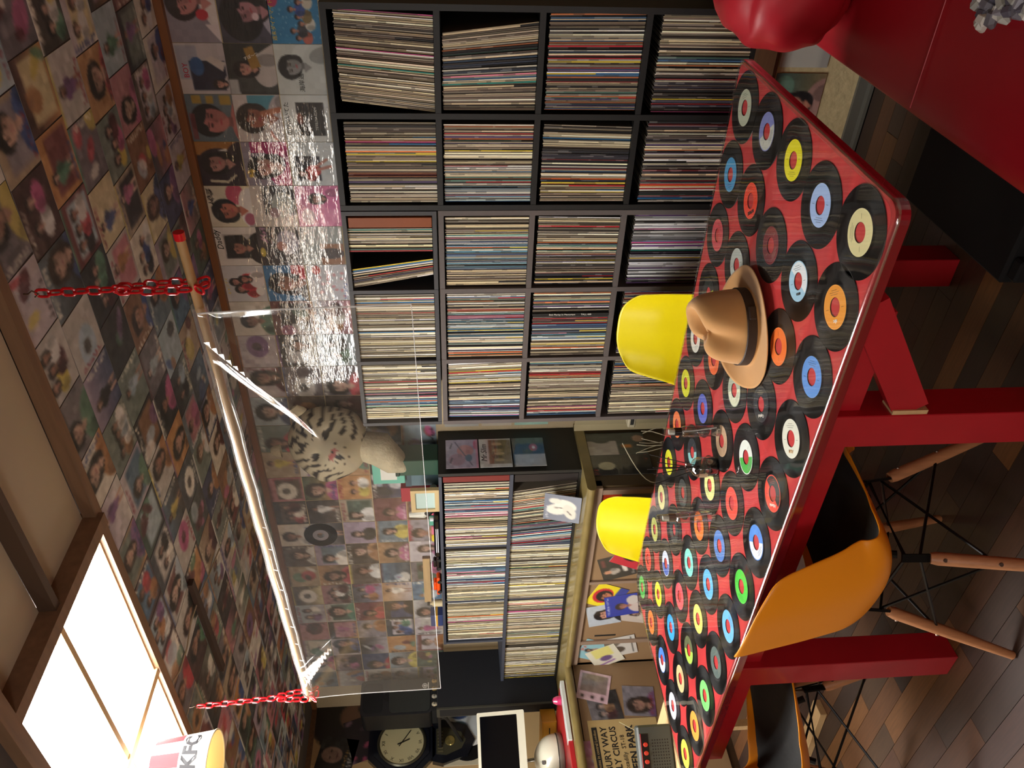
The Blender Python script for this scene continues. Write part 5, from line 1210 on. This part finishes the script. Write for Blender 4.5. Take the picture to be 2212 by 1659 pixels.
for i, (dy, c) in enumerate(((-.07, 'c8c0a8'), (-.03, 'c8c4b4'), (.01, 'b89c60'), (.05, 'b89458'))):
    simple('skull_figure', ['silver skull nearest the clock side', 'second silver skull', 'first gold skull', 'last gold skull'][i] + ' under the moulded speaker', 'figurine', [('head', lambda b: b.lathe([(0, .034), (.009, .031), (.014, .020), (.012, .010), (.009, .0), (0, 0)], 14), gm(c, .3, metal=.6)), ('eyes', lambda b: b.tube([(.011, -.005, .018), (.0145, -.005, .018)], .003, 6).tube([(.011, .005, .018), (.0145, .005, .018)], .003, 6), M_ink)], (-4.55, 2.74 + dy*1.3, 1.592), 0, 'small skulls under the speaker')
ws = thing('wall_shelf', 'black wall shelf carrying the moulded speaker and small skulls', 'shelf', (WX, 2.80, 1.575))
MB().box(0, .60, -.16, .19, 0, .016).obj('board', gm('101012', .6), ws)
for y in (-.12, .15): MB().beam((.0, y, -.15), (.45, y, -.0), .015, .015).obj('bracket', gm('101012', .6), ws)
def clock():
    c = at(868, 1604, 'x', WX + .06); t = thing('pendulum_clock', 'dark octagonal wall clock with cream roman dial and pendulum window', 'clock', (WX + .002, c.y, c.z))
    def oct(r, rot=PI/8): return [(r*math.cos(rot + i*PI/4), r*math.sin(rot + i*PI/4)) for i in range(8)]
    M_ = Matrix(((0, 0, 1, 0), (1, 0, 0, 0), (0, 1, 0, 0), (0, 0, 0, 1))); dk = gm('0e1018', .3, coat=.5)
    MB().poly(oct(.235), 0, .045, M=M_).obj('case', dk, t); MB().poly(oct(.195), .045, .055, M=M_).obj('bezel_step', dk, t)
    low = MB().poly([(-.13, -.20), (.13, -.20), (.15, -.27), (.10, -.43), (0, -.48), (-.10, -.43), (-.15, -.27)], 0, .045, M=M_); low.obj('pendulum_case', dk, t)
    MB().lathe([(.155, .0), (.160, .006), (.150, .012), (.143, .006)], 48, M=Matrix.Translation((.055, 0, 0)) @ M_).obj('ring', gm('4c4a3c', .3, metal=.6), t, smooth=True)
    MB().lathe([(0.0001, .001), (.148, .001)], 48, M=Matrix.Translation((.055, 0, 0)) @ M_).obj('dial', gm('b4ac84', .5), t)
    R = ['XII', 'I', 'II', 'III', 'IV', 'V', 'VI', 'VII', 'VIII', 'IX', 'X', 'XI']
    for i, s_ in enumerate(R):
        a = i*PI/6; o = lettering(s_, .030, gm('3c3828', .6), t, (.0572, .118*math.sin(a), .118*math.cos(a)), (PI/2, 0, PI/2)); o.rotation_euler = Matrix.Rotation(0, 3, 'X').to_euler(); 
        o.matrix_local = Matrix.Translation((.0572, .118*math.sin(a), .118*math.cos(a))) @ M_ @ Matrix.Rotation(-a, 4, 'Z')
    for a, L_, w_ in ((2.2, .10, .006), (2.75, .055, .008)):
        MB().beam((.060, -.03*math.sin(a), -.03*math.cos(a)), (.060, L_*math.sin(a), L_*math.cos(a)), w_, .002, up=(1, 0, 0)).obj('hand', gm('2c2820', .4), t)
    MB().poly([(-.085, -.225), (.085, -.225), (.095, -.29), (.055, -.39), (0, -.42), (-.055, -.39), (-.095, -.29)], .045, .047, M=M_).obj('window', gm('3c3a2c', .2), t)
    MB().lathe([(0.0001, .008), (.03, .006), (.034, 0)], 32, M=Matrix.Translation((.049, 0, -.315)) @ M_).obj('pendulum', gm('b8a868', .2, metal=.8), t, smooth=True)
    for i in range(7): MB().box(.048, .050, -.075 + i*.022, -.066 + i*.022, -.27, -.235).obj('column', gm('6c6448', .4, metal=.5), t)
clock()
def imac():
    t = thing('desktop_computer', 'white dome-based computer with flat screen on a neck, on the left counter', 'computer', (-4.42, 2.20, CZ + .028), .0)
    f = gm('d4d0bc', .3, coat=.4)
    MB().lathe([(0.0001, .0), (.128, 0), (.133, .006), (.133, .030), (.130, .036)], 48).obj('base_ring', gm('8c8478', .3, metal=.3), t, smooth=True)
    MB().lathe([(.130, .036)] + [(.130*math.cos(a), .036 + .125*math.sin(a)) for a in [PI/2*i/12 for i in range(1, 12)]] + [(0.0001, .161)], 48).obj('dome', f, t, smooth=True)
    MB().lathe([(.131, .030), (.1335, .0305), (.1335, .034), (.131, .0345)], 48).obj('seam', M_ink, t)
    # apple-like emblem: bitten disc with a leaf, on the side facing the room
    em = MB(); Md = Matrix.Translation((.085, -.062, .118)) @ Matrix.Rotation(-.63, 4, 'Z') @ Matrix.Rotation(math.radians(52), 4, 'Y')
    pts_ = []
    for i in range(28):
        a = 2*PI*i/28; r = .0125*(1 - .10*abs(math.cos(a))**8 * (1 if math.sin(a) > 0 else 1)); x, y = r*math.cos(a), r*math.sin(a)*1.05
        if math.hypot(x - .0145, y - .001) < .0058: x -= (.0058 - math.hypot(x - .0145, y - .001))
        if abs(x) < .004: y *= .86
        pts_.append((-y*1.0, x))
    em.poly(pts_, .0, .0012, M=Md); em.poly([(-.0145, 0), (-.0175, .0035), (-.0205, .005), (-.019, .001), (-.0165, -.0005)], 0, .0012, M=Md); em.obj('emblem', gm('3c3430', .3), t, label='bitten apple emblem')
    MB().tube([(0, 0, .155), (-.01, .0, .20), (.03, 0, .26), (.075, .0, .30)], .011, 12).obj('neck', gm('8c8c88', .2, metal=.9), t, smooth=True)
    s = bpy.data.objects.new('screen', None); 
    M_ = Matrix.Translation((.12, .02, .345)) @ Matrix.Rotation(-.30, 4, 'Z') @ Matrix.Rotation(-.12, 4, 'Y') @ Matrix(((0, 0, 1, 0), (1, 0, 0, 0), (0, 1, 0, 0), (0, 0, 0, 1)))
    MB().poly(rrect(-.19, .19, -.135, .135, .008, 3), -.012, .006, M=M_).obj('screen_housing', f, t)
    MB().poly(rrect(-.168, .168, -.092, .118, .003, 2), .006, .0068, M=M_).obj('display', gm('08090c', .08), t)
    MB().poly(rrect(-.004, .004, -.118, -.110, .002, 2), .006, .0066, M=M_ @ Matrix.Translation((-.165, 0, 0))).obj('power_mark', gm('c03030'), t)
imac()
simple('flat_red_box', 'red flat box with white edge under the dome computer', 'box', [('body', lambda b: b.box(-.20, .20, -.45, .30, 0, .026, b=.002), gm('a81c24', .4)), ('white_sheet', lambda b: b.box(.15, .212, -.05, .30, .005, .0275, b=.002), gm('c8ccc8'))], (-4.30, 2.18, CZ + .0005))
simple('mustard_box', 'mustard wooden drawer box on the counter beside the black cabinet', 'drawer box', [('body', lambda b: b.box(-.12, .12, -.06, .06, 0, .09, b=.003), gm('b07c24', .45)), ('drawer', lambda b: b.box(-.115, -.005, -.0635, -.06, .008, .082), gm('bc8828')), ('drawer', lambda b: b.box(.005, .115, -.0635, -.06, .008, .082), gm('bc8828')), ('handle', lambda b: b.box(-.08, -.04, -.065, -.0635, .042, .048).box(.04, .08, -.065, -.0635, .042, .048), M_ink)], (-4.56, 2.43, CZ + .029), .4)
simple('pink_cap', 'shiny pink plastic cap lying on the counter by the mustard drawers', 'cap', [('body', lambda b: b.lathe([(0, .05), (.015, .045), (.024, .025), (.026, 0), (0, 0)], 20), gm('c83868', .15, coat=.6)), ('rim', lambda b: b.lathe([(.026, 0), (.029, .001), (.026, .004)], 20), gm('a82c54'))], (-4.16, 2.40, CZ + .028))
simple('beige_computer', 'old beige computer case at the picture edge on the left counter', 'computer', [('case', lambda b: b.box(-.14, .13, -.13, .13, 0, .25, b=.012), gm('a89c70', .5)), ('bezel', lambda b: b.box(.128, .134, -.10, .10, .09, .235, b=.002), gm('c0b488', .5)), ('tube_face', lambda b: b.box(.133, .1355, -.085, .085, .105, .22), gm('14161a', .15)), ('slot', lambda b: b.box(.1302, .1315, -.02, .09, .045, .052), M_ink)], (-4.25, 1.86, CZ + .029), -.1)
# posters on the left wall
def wallpic(px, py, w_, h_, A, label, rot=0.0, x=WX + .002, n=None, txt=()):
    c = at(px, py, 'x', x); o = link('poster', art_mesh('s', A.out(), w_, h_, .0012), M_ceilsleeve)
    r = Vector((0, 1, 0))*math.cos(rot) + Vector((0, 0, math.sin(rot))); u = -Vector((0, 1, 0))*math.sin(rot) + Vector((0, 0, math.cos(rot)))
    place(o, (x, c.y, c.z), r, u); tag(o, label, 'poster', 'pictures on the left wall')
    for s_, sz, m_, xx, yy in txt: lettering(s_, sz, m_, o, (xx, yy, .0016))
    return o
A = Art(48, '9a7c54'); A.ell(.5, .62, .34, .30, '1a1410'); 
for _ in range(120): a = RNG.uniform(0, 2*PI); A.ell(.5 + .34*math.cos(a), .62 + .30*math.sin(a), .02, .012, '1a1410', a)
A.ell(.48, .40, .17, .22, '6a4c38'); A.ell(.4, .42, .03, .015, '1a1410'); A.ell(.56, .42, .03, .015, '1a1410'); A.rect(.3, 0, .42, .22, '6a5038'); A.stroke(.36, .02, .42, .25, .05, '7c6044')
for i in range(4): A.stroke(.34 + .04*i, .16, .36 + .04*i, .26, .014, '7c6044')
wallpic(760, 1545, .66, .62, A, 'large tan poster of a person with a huge afro, behind the moulded speaker')
A = Art(34, '1c1c18'); A.ell(.5, .62, .22, .28, '7c6456'); A.ell(.42, .66, .04, .02, '281c18'); A.ell(.6, .66, .04, .02, '281c18'); A.ell(.5, .48, .08, .02, '4c2c28'); A.words(.1, .2, .9, .1, '8c6c34', RNG); A.words(.05, .06, .6, .12, 'a8a49c', RNG); A.noise(.03, RNG)
wallpic(727, 1632, .24, .24, A, 'small dark album cover with a weathered face, high on the left wall', -.2, x=WX + .004)
A = Art(30, '20181c'); 
for _ in range(14): A.ell(RNG.random(), RNG.random(), .09, .05, ['8c3c54', '6c5460', 'a07068', '3c2c34'][int(RNG.integers(4))], RNG.uniform(0, 3))
wallpic(800, 1590, .30, .30, A, 'dark floral album cover behind the clock', .3, x=WX + .004)
A = Art(30, 'b4bcc0'); A.ell(.32, .5, .22, .18, '8c94ac'); A.ell(.36, .5, .17, .15, '2c4048'); A.ell(.75, .5, .16, .16, '28406c'); A.ell(.75, .5, .05, .05, '9c6c84')
o = wallpic(992, 1560, .20, .34, A, 'pale poster with round gadgets beside the black cabinet', 0, x=WX + .03)
A = Art(30, '8c5450'); 
for _ in range(16): A.ell(RNG.random(), RNG.random(), .1, .08, ['c8a088', 'a06c5c', '5c3c3c', 'b47c5c'][int(RNG.integers(4))])
wallpic(955, 1602, .2, .34, A, 'pinkish crowd album cover right of the clock', 0, x=WX + .003)
A = Art(20, 'a82420'); A.ell(.5, .6, .25, .25, '5c1410'); A.words(.1, .1, .9, .12, 'd8a090', RNG)
wallpic(905, 1567, .14, .18, A, 'small red picture card between clock and speaker', 0, x=WX + .04)
sr = thing('sleeved_record', 'black record in a die-cut white sleeve against the left wall', 'record', tuple(at(1010, 1600, 'x', WX + .02)))
MB().box(-.012, .0, -.16, .16, -.16, .16).obj('backing', gm('b0a890'), sr)
MB().lathe([(.0001, .003), (.135, .003), (.137, 0)], 48, M=Matrix(((0, 0, 1, 0), (1, 0, 0, 0), (0, 1, 0, 0), (0, 0, 0, 1)))).obj('disc', M_vinyl, sr)
MB().poly([(-.02, -.1), (.12, -.02), (.10, .03), (.06, .04), (.02, .09), (-.01, .08), (.0, .03), (-.05, .0)], .004, .006, M=Matrix(((0, 0, 1, 0), (1, 0, 0, 0), (0, 1, 0, 0), (0, 0, 0, 1)))).obj('cut_out', gm('d8d8d4'), sr)
# bus route poster on the corner cabinet, radio in front
bp_ = thing('route_poster', 'tan route poster reading BLOOMSBURY WAY and GREEN PARK on the corner cabinet', 'poster', (-4.072, 1.99, .59)); bp_.rotation_euler = (0, 0, 0)
Mx = Matrix(((0, 0, 1, 0), (1, 0, 0, 0), (0, 1, 0, 0), (0, 0, 0, 1)))
MB().poly([(-.24, -.20), (.23, -.20), (.23, .18), (-.24, .18)], 0, .0015, M=Mx).obj('sheet', gm('ae9562', .8, noise=.08), bp_)
MB().poly([(-.24, .135), (.19, .135), (.19, .165), (-.24, .165)], .0015, .002, M=Mx).obj('heading_band', M_ink, bp_)
def btxt(s_, sz, y, m_=M_ink, xr=.19, bold=0.0):
    me = text_mesh(s_, sz, align='RIGHT', bold=bold).copy(); me.materials.clear(); me.materials.append(m_); o = link('lettering', me, None, bp_); o.matrix_local = Matrix.Translation((.0026, 0, 0)) @ Mx @ Matrix.Translation((xr, y, 0))
btxt('The bus routes in central London', .022, .150, gm('ae9562', .8), .175); btxt('BLOOMSBURY WAY', .048, .100, bold=.0008); btxt('PICCADILLY CIRCUS', .048, .050, bold=.0008); btxt('Piccadilly  ST-18', .032, .006, xr=.14); btxt('GREEN PARK', .052, -.042, bold=.0015)
btxt('12', .03, -.085, xr=.18)
def radio():
    t = thing('radio', 'grey portable radio with four red knobs at the far left table end', 'radio', (-3.16, 1.57, .602), 1.05); t.scale = (.88, .88, .88)
    b = gm('3c403c', .5); MB().box(-.11, .12, -.03, .03, 0, .165, b=.008).obj('body', b, t)
    MB().box(-.10, .085, -.0325, -.0295, .115, .155, b=.001).obj('control_strip', gm('101214', .3), t)
    MB().box(-.10, .085, -.0335, -.0325, .150, .153).obj('red_line', gm('b02028', .4), t)
    for i in range(4): x = -.07 + i*.036; MB().lathe([(.010, 0), (.009, .012), (0.0001, .013)], 14, M=Matrix.Translation((x, -.0325, .132)) @ Matrix.Rotation(PI/2, 4, 'X')).obj('knob', gm('c03828', .35), t, smooth=True)
    g_ = MB()
    for i in range(11):
        for j in range(7): g_.box(-.075 + i*.013 - .003, -.075 + i*.013 + .003, -.0306, -.0298, .022 + j*.012, .022 + j*.012 + .006)
    o = g_.obj('speaker_holes', M_ink, t); o['kind'] = 'stuff'
    MB().box(-.095, -.075, -.0315, -.0298, .02, .035).obj('badge', gm('a8a89c', .3, metal=.6), t)
    MB().tube([(.10, .01, .165), (.14, .02, .235)], .0018, 6).obj('antenna', gm('c8c8c0', .2, metal=.9), t)
radio()
st = thing('side_table', 'small pale wooden side table under the grey radio', 'side table', (-3.16, 1.55, 0)); MB().box(-.17, .20, -.30, .22, .575, .60, b=.004).obj('top', M_palewood, st)
for x in (-.14, .17):
    for y in (-.27, .19): MB().box(x - .016, x + .016, y - .016, y + .016, 0, .575).obj('leg', M_palewood, st)
# pale timber slats lying on the floor under the left chair
for i, (px, py) in enumerate(((1700, 1470), (1745, 1580))):
    c = at(px, py, 'z', .03); o = MB().box(-.16, .16, -.035, .035, -.03, .0, b=.002).obj('timber_block', M_palewood, None); o.location = (c.x, c.y, .03); o.rotation_euler = (0, 0, .1)
    tag(o, ['pale timber block on the floor nearer the table leg', 'pale timber block on the floor nearer the picture edge'][i], 'wood block', 'timber blocks on the floor')

# ================================================================== paper bucket lampshade
def bucket():
    c = (-2.395, 1.235, 2.215); t = thing('bucket_lampshade', 'white and red paper food bucket lettered KFC hung upside down as a lampshade', 'lampshade', c); t.rotation_euler = (0, 0, 0)
    r0, r1, H = .102, .080, .168; n = 48; mb = MB()
    def col(a, z):
        am = (a % (2*PI)); k_ = int((am + BUCK_S) / (2*PI/7)); f = ((am + BUCK_S) % (2*PI/7)) / (2*PI/7)
        if f < .5 and z > .080: return lin('b01824')
        return lin('b4b2aa')
    for j in range(10):
        z0, z1 = H*j/10, H*(j+1)/10; ra, rb = r0 + (r1 - r0)*j/10, r0 + (r1 - r0)*(j+1)/10
        for i in range(n*2):
            a, b = PI*i/n, PI*(i+1)/n; mb.add([(ra*math.cos(a), ra*math.sin(a), z0), (ra*math.cos(b), ra*math.sin(b), z0), (rb*math.cos(b), rb*math.sin(b), z1), (rb*math.cos(a), rb*math.sin(a), z1)], [(0, 1, 2, 3)], col(a - .15, z0 + .005))
    o = link('paper_wall', mb.mesh(fix=False), M_vc, t)
    MB().lathe([(r1, H - .001), (.02, H)], 48).obj('base_disc', gm('d8d4c8', .7), t)
    MB().lathe([(r0 - .001, .0), (r0 - .003, .004), (r1 - .003, H - .003)], 48).obj('inner_wall', mat('glowing_inner_card', 'e8d8a8', .8), t, smooth=True)
    MB().tube([(r0*math.cos(2*PI*i/48), r0*math.sin(2*PI*i/48), .001) for i in range(48)], .0028, 8, closed=True).obj('rolled_rim', gm('dcd4b8', .5), t, smooth=True)
    MB().tube([(0, 0, H), (0, 0, CEIL - c[2] + .03)], .004, 8).obj('cord', M_ink, t)
    MB().lathe([(0.0001, .04), (.022, .045), (.03, .07), (.022, .10), (.012, .125), (.012, .15)], 20).obj('bulb', mat('lit_bulb', 'ffe8c0', .5, emis='ffd8a0', estr=6), t, smooth=True)
    # lettering wrapped on the side that faces the camera
    def wrap(me, ang, zc):
        for v in me.vertices:
            a = ang + v.co.x / .094; z = zc + v.co.y; r = r0 + (r1 - r0)*z/H + .0008 + v.co.z; v.co = Vector((r*math.cos(a), r*math.sin(a), z))
    ang = math.atan2(0 - c[1], 0 - c[0])
    me = text_mesh('KFC', .060, depth=.0003, bold=.0022, shear=.1).copy(); wrap(me, BUCK_A, .052); me.materials.clear(); me.materials.append(gm('101018', .6)); link('lettering', me, None, t)
    return t
BUCK_A = math.atan2(-1.235, 2.405) + .50; BUCK_S = .62
bucket()
